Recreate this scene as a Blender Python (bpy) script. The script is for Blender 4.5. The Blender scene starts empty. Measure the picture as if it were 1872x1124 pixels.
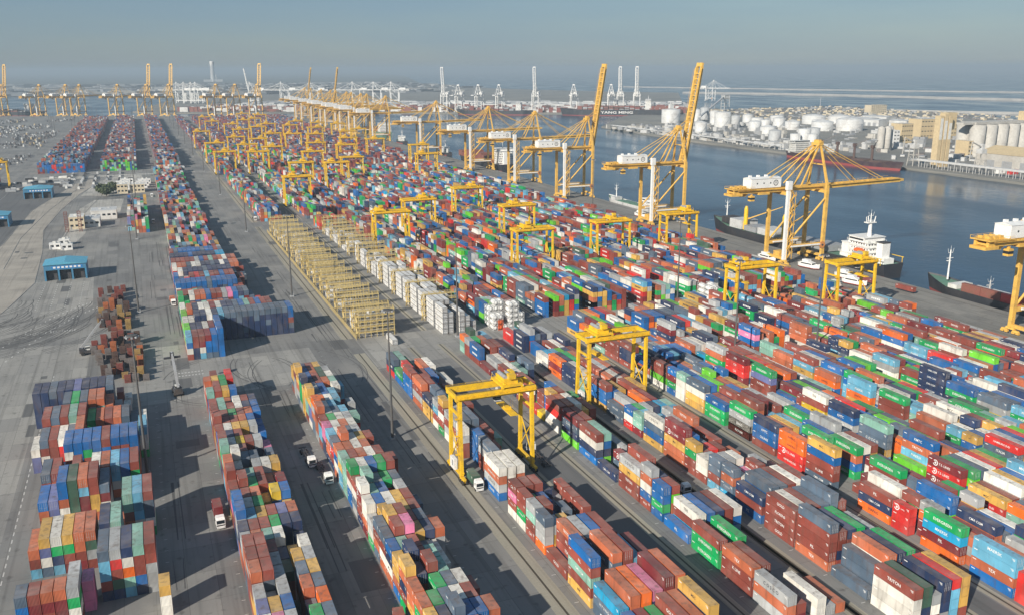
import bpy, bmesh, math, random
import numpy as np
from mathutils import Vector, Matrix
R = math.radians
SC = bpy.context.scene
COL = SC.collection

# ------------------------------------------------------------------ camera
CAM_H, CAM_F, CAM_PITCH, CAM_YAW, CAM_ROLL = 122.215, 1648.9, 0.25908, 0.38618, -0.00391
fw = Vector((math.sin(CAM_YAW) * math.cos(CAM_PITCH), math.cos(CAM_YAW) * math.cos(CAM_PITCH), -math.sin(CAM_PITCH)))
rt = Vector((math.cos(CAM_YAW), -math.sin(CAM_YAW), 0))
up = rt.cross(fw)
rt2 = rt * math.cos(CAM_ROLL) + up * math.sin(CAM_ROLL)
up2 = -rt * math.sin(CAM_ROLL) + up * math.cos(CAM_ROLL)
cd = bpy.data.cameras.new("camera")
cam = bpy.data.objects.new("camera", cd)
COL.objects.link(cam)
cam.matrix_world = Matrix(((rt2.x, up2.x, -fw.x, 0), (rt2.y, up2.y, -fw.y, 0), (rt2.z, up2.z, -fw.z, CAM_H), (0, 0, 0, 1)))
cd.sensor_width = 36.0
cd.lens = 36.0 * CAM_F / 1872.0
cd.clip_start, cd.clip_end = 1.0, 120000.0
SC.camera = cam

# ------------------------------------------------------------------ sky, sun, exposure
SUN_AZ = Vector((-0.85, -0.53, 0)).normalized()          # where the sun stands
SUN_EL = R(27.5)
w = bpy.data.worlds.new("World")
SC.world = w
w.use_nodes = True
nt = w.node_tree
bg = nt.nodes["Background"]
sky = nt.nodes.new("ShaderNodeTexSky")
sky.sky_type = 'NISHITA'
sky.sun_disc = False
sky.sun_elevation = SUN_EL
sky.sun_rotation = math.atan2(SUN_AZ.x, SUN_AZ.y)
sky.altitude = 100
sky.air_density = 1.1
sky.dust_density = 0.3
sky.ozone_density = 4.0
veil = nt.nodes.new("ShaderNodeMix")                     # high thin haze evens out the clear-air sky
veil.data_type = 'RGBA'; veil.inputs[0].default_value = 0.55
veil.inputs[7].default_value = (2.95, 4.7, 6.7, 1)
vn = nt.nodes.new("ShaderNodeTexNoise"); vn.inputs["Scale"].default_value = 2.2; vn.inputs["Detail"].default_value = 5
vm = nt.nodes.new("ShaderNodeMapping"); vm.inputs["Scale"].default_value = (1, 1, 9)
vc = nt.nodes.new("ShaderNodeTexCoord")
vr = nt.nodes.new("ShaderNodeMapRange")
for k_, v_ in ((1, 0.3), (2, 0.7), (3, 0.42), (4, 0.68)): vr.inputs[k_].default_value = v_
nt.links.new(vc.outputs["Generated"], vm.inputs[0]); nt.links.new(vm.outputs[0], vn.inputs["Vector"])
nt.links.new(vn.outputs[0], vr.inputs[0]); nt.links.new(vr.outputs[0], veil.inputs[0])
nt.links.new(sky.outputs[0], veil.inputs[6])
nt.links.new(veil.outputs[2], bg.inputs[0])
bg.inputs[1].default_value = 0.052
sl = bpy.data.lights.new("sun", 'SUN')
sl.energy = 4.9
sl.angle = R(0.5)
sl.color = (1.0, 0.93, 0.82)
so = bpy.data.objects.new("sun", sl)
COL.objects.link(so)
ldir = Vector((-SUN_AZ.x * math.cos(SUN_EL), -SUN_AZ.y * math.cos(SUN_EL), -math.sin(SUN_EL)))
so.rotation_euler = ldir.to_track_quat('-Z', 'Y').to_euler()
so.location = (-300, -300, 600)
SC.view_settings.view_transform = 'Standard'
SC.view_settings.look = 'None'
SC.view_settings.gamma = 1.0
SC.view_settings.exposure = 0.40
SC.cycles.max_bounces = 6
SC.cycles.volume_bounces = 0

# ------------------------------------------------------------------ helpers
class MB:
    """Collects shapes; build() links them as ONE mesh object."""
    def __init__(s):
        s.v, s.f, s.m, s.sm = [], [], [], []
    def add(s, vs, fs, mi=0, smooth=False):
        b = len(s.v)
        s.v += [tuple(q) for q in vs]
        for f in fs:
            s.f.append([b + i for i in f]); s.m.append(mi); s.sm.append(smooth)
    def box(s, c, d, mi=0, rz=0.0, taper=1.0):
        x, y, z = d[0] / 2, d[1] / 2, d[2] / 2
        cs, sn = math.cos(rz), math.sin(rz)
        vs = []
        for k, t in ((-1, 1.0), (1, taper)):
            for i, j in ((-1, -1), (1, -1), (1, 1), (-1, 1)):
                a, b = i * x * t, j * y * t
                vs.append((c[0] + a * cs - b * sn, c[1] + a * sn + b * cs, c[2] + k * z))
        s.add(vs, [(3, 2, 1, 0), (4, 5, 6, 7), (0, 1, 5, 4), (1, 2, 6, 5), (2, 3, 7, 6), (3, 0, 4, 7)], mi)
    def b0(s, x0, x1, y0, y1, z0, z1, mi=0):
        s.box(((x0 + x1) / 2, (y0 + y1) / 2, (z0 + z1) / 2), (x1 - x0, y1 - y0, z1 - z0), mi)
    def bar(s, a, b, wx, wy=None, mi=0, wx2=None):
        a, b = Vector(a), Vector(b)
        wy = wy or wx
        d = (b - a).normalized()
        ref = Vector((0, 0, 1)) if abs(d.z) < 0.95 else Vector((0, 1, 0))
        u = d.cross(ref).normalized(); v = u.cross(d)
        k2 = (wx2 or wx) / wx
        vs = []
        for p, k in ((a, 1), (b, k2)):
            for i, j in ((-1, -1), (1, -1), (1, 1), (-1, 1)):
                vs.append(p + u * (i * wx / 2 * k) + v * (j * wy / 2 * k))
        s.add(vs, [(3, 2, 1, 0), (4, 5, 6, 7), (0, 1, 5, 4), (1, 2, 6, 5), (2, 3, 7, 6), (3, 0, 4, 7)], mi)
    def tube(s, a, b, r, r2=None, n=8, mi=0, cap=True):
        a, b = Vector(a), Vector(b)
        r2 = r if r2 is None else r2
        d = (b - a).normalized()
        ref = Vector((0, 0, 1)) if abs(d.z) < 0.95 else Vector((0, 1, 0))
        u = d.cross(ref).normalized(); v = u.cross(d)
        vs = []
        for p, k in ((a, r), (b, r2)):
            for i in range(n):
                t = 2 * math.pi * i / n
                vs.append(p + u * (math.cos(t) * k) + v * (math.sin(t) * k))
        s.add(vs, [(i, (i + 1) % n, n + (i + 1) % n, n + i) for i in range(n)], mi, True)
        if cap:
            s.add(vs[:n], [tuple(range(n))[::-1]], mi); s.add(vs[n:], [tuple(range(n))], mi)
    def lathe(s, c, prof, n=32, mi=0):
        vs = []
        for r, z in prof:
            for i in range(n):
                t = 2 * math.pi * i / n
                vs.append((c[0] + r * math.cos(t), c[1] + r * math.sin(t), c[2] + z))
        fs = []
        for k in range(len(prof) - 1):
            for i in range(n):
                j = (i + 1) % n
                fs.append((k * n + i, k * n + j, (k + 1) * n + j, (k + 1) * n + i))
        s.add(vs, fs, mi, True)
    def poly(s, pts, z0, z1, mi=0):
        n = len(pts)
        vs = [(p[0], p[1], z0) for p in pts] + [(p[0], p[1], z1) for p in pts]
        fs = [tuple(range(n, 2 * n)), tuple(range(n))[::-1]] + [(i, (i + 1) % n, n + (i + 1) % n, n + i) for i in range(n)]
        s.add(vs, fs, mi)
    def flat(s, pts, z, mi=0):
        s.add([(p[0], p[1], z) for p in pts], [tuple(range(len(pts)))], mi)
    def strip(s, path, wd, z, mi=0):
        for a, b in zip(path[:-1], path[1:]):
            a, b = Vector((a[0], a[1])), Vector((b[0], b[1]))
            d = (b - a).normalized(); n = Vector((-d.y, d.x)) * wd / 2
            s.flat([a - n, b - n, b + n, a + n], z, mi)
    def mesh(s, name, mats):
        me = bpy.data.meshes.new(name)
        me.from_pydata(s.v, [], s.f)
        for m in (mats if isinstance(mats, (list, tuple)) else [mats]):
            me.materials.append(m)
        me.polygons.foreach_set('material_index', s.m)
        me.polygons.foreach_set('use_smooth', s.sm)
        me.update()
        return me
    def build(s, name, mats, parent=None):
        o = bpy.data.objects.new(name, s.mesh(name, mats))
        COL.objects.link(o)
        if parent: o.parent = parent
        return o

def tag(o, label=None, cat=None, group=None, kind=None):
    for k, v in (("label", label), ("category", cat), ("group", group), ("kind", kind)):
        if v: o[k] = v
    return o

def empty(name, loc=(0, 0, 0), rz=0.0):
    o = bpy.data.objects.new(name, None)
    COL.objects.link(o)
    o.location = loc; o.rotation_euler = (0, 0, rz); o.empty_display_size = 2
    return o

def kids(o):
    return KIDS.get(o.name, [])
KIDS = {}
def own(root, *parts):
    KIDS.setdefault(root.name, []).extend(parts)

def copy_tree(o, loc=None, rz=None, color=None):
    c = o.copy(); COL.objects.link(c)
    if loc is not None: c.location = loc
    if rz is not None: c.rotation_euler = (0, 0, rz)
    for ch in kids(o):
        d = copy_tree(ch); d.parent = c
        own(c, d)
    return c

def part(mb, name, mats, root):
    p = mb.build(name, mats, root)
    own(root, p)
    return p

ORD = ['first', 'second', 'third', 'fourth', 'fifth', 'sixth', 'seventh', 'eighth', 'ninth', 'tenth', 'eleventh', 'twelfth', 'thirteenth',
       'fourteenth', 'fifteenth', 'sixteenth', 'seventeenth', 'eighteenth', 'nineteenth', 'twentieth', 'twenty-first', 'twenty-second',
       'twenty-third', 'twenty-fourth', 'twenty-fifth', 'twenty-sixth', 'twenty-seventh', 'twenty-eighth', 'twenty-ninth', 'thirtieth',
       'thirty-first', 'thirty-second', 'thirty-third', 'thirty-fourth', 'thirty-fifth', 'thirty-sixth', 'thirty-seventh', 'thirty-eighth',
       'thirty-ninth', 'fortieth']
def nth(i): return ORD[min(i, len(ORD) - 1)]

# ------------------------------------------------------------------ materials
def nodes(name):
    m = bpy.data.materials.new(name); m.use_nodes = True
    n = m.node_tree
    return m, n, n.nodes["Principled BSDF"]

def N(n, kind, **kw):
    x = n.nodes.new(kind)
    for k, v in kw.items():
        if k in x.inputs.keys(): x.inputs[k].default_value = v
        else: setattr(x, k, v)
    return x

def mixc(n, fac, a, b, blend='MIX'):
    x = n.nodes.new("ShaderNodeMix"); x.data_type = 'RGBA'; x.blend_type = blend
    for sock, val in ((x.inputs[0], fac), (x.inputs[6], a), (x.inputs[7], b)):
        if hasattr(val, 'links') or hasattr(val, 'is_linked'): n.links.new(val, sock)
        elif isinstance(val, (int, float)): sock.default_value = val
        else: sock.default_value = (*val, 1)
    return x.outputs[2]

def ramp(n, src, p0, p1, v0=0.0, v1=1.0):
    x = n.nodes.new("ShaderNodeMapRange")
    n.links.new(src, x.inputs[0])
    x.inputs[1].default_value, x.inputs[2].default_value = p0, p1
    x.inputs[3].default_value, x.inputs[4].default_value = v0, v1
    return x.outputs[0]

def noise(n, scale, detail=3, coord=None, stretch=None):
    x = N(n, "ShaderNodeTexNoise", Scale=scale, Detail=detail)
    if coord is None:
        coord = N(n, "ShaderNodeNewGeometry").outputs["Position"]
    if stretch:
        mp = N(n, "ShaderNodeMapping"); mp.inputs["Scale"].default_value = stretch
        n.links.new(coord, mp.inputs[0]); coord = mp.outputs[0]
    n.links.new(coord, x.inputs["Vector"])
    return x.outputs[0]

def paint(name, col, rough=0.5, dirt=0.25, scale=0.4, metal=0.0, dirtcol=(0.16, 0.11, 0.07)):
    """Worn paint: base colour broken up by grime and slight fading."""
    m, n, b = nodes(name)
    f = ramp(n, noise(n, scale, 5), 0.45, 0.75, 0.0, dirt * 1.6)
    g = ramp(n, noise(n, scale * 6, 3), 0.3, 0.7, 0.86, 1.1)
    base = mixc(n, f, col, dirtcol)
    mul = N(n, "ShaderNodeMix", data_type='RGBA', blend_type='MULTIPLY'); mul.inputs[0].default_value = 1
    n.links.new(base, mul.inputs[6]); 
    cg = N(n, "ShaderNodeCombineColor"); 
    for i in range(3): n.links.new(g, cg.inputs[i])
    n.links.new(cg.outputs[0], mul.inputs[7])
    n.links.new(mul.outputs[2], b.inputs["Base Color"])
    b.inputs["Roughness"].default_value = rough
    b.inputs["Metallic"].default_value = metal
    return m

def objpaint(name, rough=0.55, dirt=0.2, src='object', roof=False):
    """Paint whose colour comes from the object (or, in the one merged mesh, from a face attribute), with rust runs and faded patches."""
    m, n, b = nodes(name)
    if src == 'object':
        oi = N(n, "ShaderNodeObjectInfo"); c = oi.outputs["Color"]
    else:
        at = N(n, "ShaderNodeAttribute", attribute_name='paint'); c = at.outputs["Color"]
    geo = N(n, "ShaderNodeNewGeometry").outputs["Position"]
    pale = ramp(n, noise(n, 0.23, 5, geo, (1, 1, 0.6)), 0.48, 0.75, 0.0, 0.15 if not roof else 0.27)
    base = mixc(n, pale, c, (0.46, 0.40, 0.35))
    f = ramp(n, noise(n, 0.8, 6, geo, (1, 1, 0.22)), 0.52, 0.78, 0.0, dirt * 2.6)
    base = mixc(n, f, base, (0.10, 0.058, 0.036))
    base = mixc(n, 0.15 if roof else 0.0, base, (0.40, 0.34, 0.29))
    if roof:
        g = ramp(n, noise(n, 0.7, 5, geo), 0.54, 0.70, 0.0, 0.6)
        base = mixc(n, g, base, (0.12, 0.095, 0.08))
    v = ramp(n, noise(n, 0.17, 2, geo), 0.3, 0.7, 0.80, 1.14)
    cg = N(n, "ShaderNodeCombineColor")
    for i in range(3): n.links.new(v, cg.inputs[i])
    base = mixc(n, 1.0, base, cg.outputs[0], 'MULTIPLY')
    n.links.new(base, b.inputs["Base Color"])
    b.inputs["Roughness"].default_value = rough
    return m

M = {}
M['box_paint'] = objpaint('container paint')
M['roof_paint'] = objpaint('container roof paint', 0.7, 0.25, roof=True)
M['bulk_paint'] = objpaint('stacked container paint', src='attr')
M['bulk_roof'] = objpaint('stacked container roof paint', 0.7, 0.25, src='attr', roof=True)
M['crane_yellow'] = paint('crane yellow paint', (0.82, 0.50, 0.015), 0.5, 0.26, 0.45)
M['quay_yellow'] = paint('quay crane yellow paint', (0.74, 0.44, 0.085), 0.5, 0.26, 0.35)
M['white'] = paint('white paint', (0.78, 0.77, 0.74), 0.5, 0.10, 0.3)
M['offwhite'] = paint('weathered white paint', (0.66, 0.65, 0.61), 0.6, 0.16, 0.25)
M['dark'] = paint('dark steel', (0.045, 0.045, 0.05), 0.6, 0.2)
M['grey'] = paint('grey steel', (0.30, 0.31, 0.32), 0.6, 0.2)
M['lgrey'] = paint('light grey paint', (0.52, 0.52, 0.51), 0.6, 0.18)
M['black'] = paint('black hull paint', (0.028, 0.030, 0.036), 0.45, 0.10, 0.1)
M['hullred'] = paint('antifouling red', (0.30, 0.055, 0.05), 0.6, 0.2, 0.1)
M['rust'] = paint('rusty red deck', (0.22, 0.075, 0.055), 0.75, 0.3)
M['green'] = paint('green deck paint', (0.10, 0.21, 0.15), 0.7, 0.2)
M['red'] = paint('red paint', (0.55, 0.035, 0.03), 0.5, 0.12)
M['orange'] = paint('orange paint', (0.72, 0.13, 0.03), 0.5, 0.12)
M['blue_roof'] = paint('light blue roof sheet', (0.10, 0.36, 0.50), 0.5, 0.12)
M['blue_wall'] = paint('blue wall sheet', (0.05, 0.20, 0.34), 0.55, 0.15)
M['tan'] = paint('sand coloured render', (0.55, 0.43, 0.25), 0.85, 0.12, 0.1)
M['beige'] = paint('beige render', (0.60, 0.51, 0.36), 0.85, 0.15, 0.1)
M['pole'] = paint('galvanised mast', (0.085, 0.085, 0.085), 0.6, 0.2)
M['lamp_yellow'] = paint('yellow steel', (0.62, 0.50, 0.10), 0.6, 0.2)
M['rack_yellow'] = paint('pale yellow rack steel', (0.62, 0.48, 0.20), 0.6, 0.25, 0.6)
M['ladder'] = M['crane_yellow']
M['tyre'] = paint('tyre rubber', (0.02, 0.02, 0.021), 0.85, 0.1)
def glass():
    m, n, b = nodes('dark window glass')
    b.inputs["Base Color"].default_value = (0.02, 0.025, 0.03, 1); b.inputs["Roughness"].default_value = 0.12
    return m
M['glass'] = glass()
def plain(name, col, rough=0.6):
    m, n, b = nodes(name)
    g = ramp(n, noise(n, 3.0, 3), 0.3, 0.7, 0.9, 1.05)
    cg = N(n, "ShaderNodeCombineColor")
    for i in range(3): n.links.new(g, cg.inputs[i])
    n.links.new(mixc(n, 1.0, col, cg.outputs[0], 'MULTIPLY'), b.inputs["Base Color"])
    b.inputs["Roughness"].default_value = rough
    return m
M['let_white'] = plain('white lettering', (0.78, 0.77, 0.74))
M['let_dark'] = plain('dark lettering', (0.03, 0.035, 0.05))
M['let_gold'] = plain('yellow lettering', (0.62, 0.40, 0.05))
M['line'] = plain('white road marking', (0.50, 0.49, 0.46), 0.8)
# ------------------------------------------------------------------ ground, water, roads
def concrete(name, a, b_, dark, rough=0.9, big=0.02, streak=None, stain=0.35, slab=False):
    m, n, b = nodes(name)
    geo = N(n, "ShaderNodeNewGeometry").outputs["Position"]
    f1 = ramp(n, noise(n, big, 6, geo), 0.35, 0.65)
    base = mixc(n, f1, a, b_)
    f2 = ramp(n, noise(n, 0.09, 6, geo, streak or (1, 0.35, 1)), 0.52, 0.72, 0.0, stain * 1.5)
    base = mixc(n, f2, base, dark)
    f3 = ramp(n, noise(n, 1.4, 4, geo), 0.35, 0.7, 0.0, 0.28)
    base = mixc(n, f3, base, [c * 1.25 for c in a])
    # tyre tracks along the lanes
    wv = N(n, "ShaderNodeTexNoise", Scale=1.0, Detail=3)
    mp = N(n, "ShaderNodeMapping"); mp.inputs["Scale"].default_value = (0.55, 0.012, 1)
    n.links.new(geo, mp.inputs[0]); n.links.new(mp.outputs[0], wv.inputs["Vector"])
    base = mixc(n, ramp(n, wv.outputs[0], 0.52, 0.66, 0.0, stain), base, [c * 0.62 for c in dark])
    if slab:
        br = N(n, "ShaderNodeTexBrick"); br.offset = 0.0
        for k_, v_ in (("Scale", 1.0), ("Mortar Size", 0.012), ("Mortar Smooth", 0.3), ("Bias", 0.0), ("Brick Width", 1.9), ("Row Height", 1.0)): br.inputs[k_].default_value = v_
        br.inputs["Color1"].default_value = (0.86, 0.86, 0.86, 1); br.inputs["Color2"].default_value = (1.12, 1.11, 1.08, 1); br.inputs["Mortar"].default_value = (0.66, 0.65, 0.63, 1)
        mp2 = N(n, "ShaderNodeMapping"); mp2.inputs["Scale"].default_value = (0.14, 0.14, 0.14); mp2.inputs["Rotation"].default_value = (0, 0, 1.5708)
        n.links.new(geo, mp2.inputs[0]); n.links.new(mp2.outputs[0], br.inputs["Vector"])
        base = mixc(n, 1.0, base, br.outputs["Color"], 'MULTIPLY')
        sp = ramp(n, noise(n, 0.35, 5, geo), 0.60, 0.72, 0.0, 0.55)          # oil spots
        base = mixc(n, sp, base, (0.06, 0.057, 0.053))
        pt = ramp(n, noise(n, 0.035, 6, geo, (1, .5, 1)), 0.55, 0.66, 0.0, 0.45)   # paler worn patches
        base = mixc(n, pt, base, (0.30, 0.285, 0.255))
    n.links.new(base, b.inputs["Base Color"])
    b.inputs["Roughness"].default_value = rough
    bp = N(n, "ShaderNodeBump", Strength=0.25, Distance=0.03)
    n.links.new(noise(n, 6, 3, geo), bp.inputs["Height"]); n.links.new(bp.outputs[0], b.inputs["Normal"])
    return m
M['yard'] = concrete('yard asphalt', (0.165, 0.163, 0.158), (0.225, 0.219, 0.208), (0.115, 0.111, 0.106), slab=True)
M['road'] = concrete('dark asphalt', (0.105, 0.105, 0.106), (0.135, 0.133, 0.130), (0.07, 0.07, 0.07), stain=0.3)  # asphalt tone on the access road, painted shade on the block lanes
M['apron'] = concrete('quay concrete', (0.215, 0.205, 0.185), (0.175, 0.170, 0.158), (0.115, 0.11, 0.10), slab=True)
M['runway'] = concrete('gantry runway concrete', (0.31, 0.285, 0.225), (0.255, 0.235, 0.19), (0.16, 0.14, 0.11), streak=(1, 0.1, 1))
M['dirt'] = concrete('sandy median', (0.36, 0.325, 0.275), (0.27, 0.245, 0.21), (0.17, 0.155, 0.135), big=0.06, streak=(0.4, 1, 1))
M['pad'] = concrete('pale concrete', (0.285, 0.275, 0.255), (0.235, 0.228, 0.215), (0.15, 0.145, 0.135), slab=True)
M['farland'] = concrete('pale far ground', (0.25, 0.235, 0.20), (0.17, 0.165, 0.15), (0.09, 0.092, 0.09), big=0.006, streak=(0.06, 0.06, 1), stain=0.6)
M['scrub'] = concrete('scrubland', (0.10, 0.11, 0.085), (0.16, 0.15, 0.12), (0.05, 0.06, 0.05), big=0.002, streak=(0.02, 0.02, 1), stain=0.6)
M['rock'] = concrete('breakwater rock', (0.40, 0.38, 0.35), (0.30, 0.29, 0.27), (0.2, 0.19, 0.18), big=0.02)
M['quaywall'] = concrete('stained quay wall', (0.13, 0.125, 0.115), (0.09, 0.088, 0.084), (0.05, 0.05, 0.05))
M['groove'] = plain('rail groove', (0.06, 0.05, 0.035), 0.8)

def water_mat():
    m, n, b = nodes('harbour water')
    geo = N(n, "ShaderNodeNewGeometry").outputs["Position"]
    f = ramp(n, noise(n, 0.006, 4, geo, (1, 0.5, 1)), 0.4, 0.65)
    n.links.new(mixc(n, f, (0.010, 0.036, 0.066), (0.016, 0.050, 0.086)), b.inputs["Base Color"])
    r = ramp(n, noise(n, 0.01, 3, geo, (1, 0.4, 1)), 0.35, 0.65, 0.06, 0.26)
    n.links.new(r, b.inputs["Roughness"])
    b.inputs["IOR"].default_value = 1.33
    b1 = N(n, "ShaderNodeBump", Strength=0.6, Distance=0.35)
    n.links.new(noise(n, 0.16, 4, geo, (1, 1, 1)), b1.inputs["Height"])
    b2 = N(n, "ShaderNodeBump", Strength=0.35, Distance=0.08)
    n.links.new(noise(n, 0.9, 3, geo), b2.inputs["Height"]); n.links.new(b1.outputs[0], b2.inputs["Normal"])
    n.links.new(b2.outputs[0], b.inputs["Normal"])
    return m
M['water'] = water_mat()

QX = 406.0                                                 # quay edge
def struct(name, mb, mats):
    o = mb.build(name, mats); o["kind"] = "structure"; return o

mb = MB(); mb.flat([(-60000, -3000), (60000, -3000), (60000, 90000), (-60000, 90000)], -3.0)
struct('water', mb, M['water'])
mb = MB()
yard_pts = [(-900, -400), (QX, -400), (QX, 2458), (-347, 2868), (-900, 3170)]
mb.poly(yard_pts, -7, 0.0)
struct('ground', mb, M['yard'])
mb = MB()
far_pts = [(885, 150), (1750, 150), (1820, 900), (1900, 1500), (2080, 1900), (2000, 2330), (1500, 2330), (1180, 2120), (925, 1760), (884, 1380)]
mb.poly(far_pts, -7, 0.0)
struct('far_quay_ground', mb, M['farland'])
mb = MB()
mb.poly([(75, 2868), (300, 2756), (660, 2600), (920, 2400), (1190, 2262), (1360, 2118), (1560, 2420), (2520, 3979), (2290, 4400), (1900, 6200), (500, 4900), (194, 4480), (-10, 3000)], -7, 0.0)
struct('far_terminal_ground', mb, M['farland'])
mb = MB()
mb.poly([(-30000, 6500), (-662, 5600), (-114, 4950), (194, 4500), (500, 4950), (1900, 6230), (4200, 15000), (9000, 40000), (-30000, 60000)], -7, -0.4)
struct('distant_land', mb, M['scrub'])
# breakwaters out at sea
mb = MB()
def ridge(path, wd, h):
    for a, b in zip(path[:-1], path[1:]):
        a, b = Vector((*a, 0)), Vector((*b, 0)); d = (b - a).normalized(); q = Vector((-d.y, d.x, 0))
        vs = [a - q * wd, a - q * wd * .3, a + q * wd * .3, a + q * wd, b - q * wd, b - q * wd * .3, b + q * wd * .3, b + q * wd]
        vs = [(p.x, p.y, -5 if i in (0, 3, 4, 7) else h) for i, p in enumerate(vs)]
        mb.add(vs, [(0, 4, 5, 1), (1, 5, 6, 2), (2, 6, 7, 3), (0, 1, 2, 3), (7, 6, 5, 4)])
ridge([(2536, 3954), (2756, 3593), (2896, 3204), (2970, 2815), (3059, 2464), (3200, 2050)], 22, 5)
struct('breakwater', mb, M['rock'])
mb = MB()
ridge([(2017, 2029), (2072, 1924), (2188, 1758), (2400, 1450)], 12, 3.5)
struct('sand_spit', mb, M['rock'])
mb = MB()
ridge([(3000, 5400), (3631, 3818), (3980, 3212), (4400, 2600)], 14, 2.5)
struct('outer_breakwater', mb, M['rock'])

# quay walls faced with stained concrete and rubber fenders below the edge
mb = MB()
mb.b0(QX + .002, QX + 0.5, -400, 2457, -6, -0.25)
struct('quay_face', mb, M['quaywall'])
mb = MB()
mb.flat([(357, -300), (QX - .05, -300), (QX - .05, 2440), (357, 2440)], 0.004)
struct('quay_apron', mb, M['apron'])

# roads between the stacks, darkened in colour to stand for stack shade
SHADED_LANES = [(105.5, 117.0, 120, 345), (168.5, 176.5, 120, 345)]
mb = MB()
for x0, x1, y0, y1 in SHADED_LANES:
    mb.flat([(x0, y0), (x1, y0), (x1, y1), (x0, y1)], 0.004)
for x0, x1 in ((105.5, 117.5), (168.5, 178.5)):
    mb.flat([(x0, 390), (x1, 390), (x1, 1700), (x0, 1700)], 0.004)
struct('road', mb, M['road'])
# concrete runways under the gantry wheels with a dark groove
LEGX = [81.0, 118.5, 143.5, 178.5, 206.0, 235.5, 264.5, 294.5, 322.0]
mb = MB(); gr = MB()
for X in LEGX:
    for dx in (0, 23.5):
        for y0, y1 in ((120, 380), (404, 740), (762, 1110), (1135, 1490)):
            a = X + dx
            wd = 1.5 if not (X == 81.0 and dx == 0) else 2.6
            mb.flat([(a - wd, y0), (a + wd, y0), (a + wd, y1), (a - wd, y1)], 0.008)
            gr.flat([(a - .28, y0), (a + .28, y0), (a + .28, y1), (a - .28, y1)], 0.012)
struct('gantry_runway', mb, M['runway'])
struct('runway_groove', gr, M['groove'])
mb = MB()
for a in (370, 400):
    for d in (-0.5, 0.5):
        mb.flat([(a + d - .12, -300), (a + d + .12, -300), (a + d + .12, 2440), (a + d - .12, 2440)], 0.010)
struct('crane_rail', mb, M['groove'])

# left side: sandy median, pale pads and the access road
mb = MB()
mb.flat([(-98, 455), (-84, 470), (-73, 535), (-66, 590), (-70, 690), (-77, 790), (-72, 900), (-62, 1010), (-46, 1120), (-56, 1150), (-72, 1100), (-96, 905), (-99, 740), (-110, 600), (-112, 500)], 0.004)
struct('median', mb, M['dirt'])
mb = MB()
mb.flat([(-112, 420), (-112, 500), (-110, 600), (-99, 740), (-96, 905), (-72, 1100), (-84, 1130), (-150, 1130), (-190, 420)], 0.006)
struct('access_road', mb, M['road'])
mb = MB()
mb.flat([(-66, 592), (-34, 594), (-32, 520), (-52, 470), (-80, 450), (-96, 452), (-84, 468), (-73, 533)], 0.006)
mb.flat([(-45, 346), (62, 352), (62, 398), (12, 398), (12, 425), (-8, 425), (-8, 372), (-45, 372)], 0.007)
mb.flat([(84, 356), (355, 384), (355, 404), (84, 404)], 0.006)
struct('concrete_pad', mb, M['pad'])
# kerbs round the median
kb = MB()
def kerb(path, wd=0.35, h=0.14):
    for a, b in zip(path[:-1], path[1:]):
        kb.bar((a[0], a[1], h / 2), (b[0], b[1], h / 2), wd, h)
kerb([(-84, 470), (-73, 535), (-66, 590), (-70, 690), (-77, 790), (-72, 900), (-62, 1010), (-46, 1120)])
kerb([(-112, 500), (-110, 600), (-99, 740), (-96, 905), (-72, 1100)])
kerb([(-58, 600), (-62, 700), (-58, 800), (-40, 1000)])
kerb([(-88, 640), (-90, 760), (-82, 900), (-66, 1060)])
struct('kerb', kb, M['pad'])

# painted markings
mb = MB()
y = 190.0
while y < 400:
    mb.flat([(-42.6, y), (-42.3, y), (-42.3, y + 2.2), (-42.6, y + 2.2)], 0.012); y += 4.4
y = 175.0
while y < 390:                                               # slot ticks along the columns
    for x in (-4.6, 11.6, 30.6, 44.0, 64.6):
        mb.flat([(x, y), (x + .9, y), (x + .9, y + .18), (x, y + .18)], 0.012)
    y += 6.3
for x0, x1 in ((-60, -46), (-44, -38)):
    x = x0
    while x < x1:
        mb.flat([(x, 470), (x + .45, 470), (x + .45, 473), (x, 473)], 0.012); x += 1.1
for cx, cy in ((4.0, 382), (4.0, 378)):
    for k in range(9):
        mb.flat([(cx + k * 1.3, cy), (cx + k * 1.3 + .7, cy), (cx + k * 1.3 + .7, cy + 1.1), (cx + k * 1.3, cy + 1.1)], 0.013)
rr = random.Random(5)
for k in range(26):
    x = -60 + k * 1.0; 
    t = k / 26
    px_, py_ = -78 + 46 * t, 415 + 110 * t + 18 * math.sin(t * 3)
    mb.flat([(px_, py_), (px_ + .5, py_), (px_ + .7, py_ + 2.2), (px_ + .2, py_ + 2.2)], 0.012)
    mb.flat([(px_ + 9, py_ - 6), (px_ + 9.5, py_ - 6), (px_ + 9.7, py_ - 3.8), (px_ + 9.2, py_ - 3.8)], 0.012)
for lane in range(4):
    yy = 520.0
    while yy < 585:
        xx = -60 + lane * 7
        mb.flat([(xx, yy), (xx + .35, yy), (xx + .35, yy + 2), (xx, yy + 2)], 0.012); yy += 5
for yy in range(430, 1080, 9):
    mb.flat([(-131, yy), (-130.6, yy), (-130.6, yy + 3.5), (-131, yy + 3.5)], 0.012)
    mb.flat([(-146, yy), (-145.6, yy), (-145.6, yy + 3.5), (-146, yy + 3.5)], 0.012)
for X in LEGX:                                               # bay ticks beside the runways
    for yy in range(130, 340, 13):
        mb.flat([(X + 3.4, yy), (X + 4.6, yy), (X + 4.6, yy + .2), (X + 3.4, yy + .2)], 0.012)
struct('road_markings', mb, M['line'])

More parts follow.
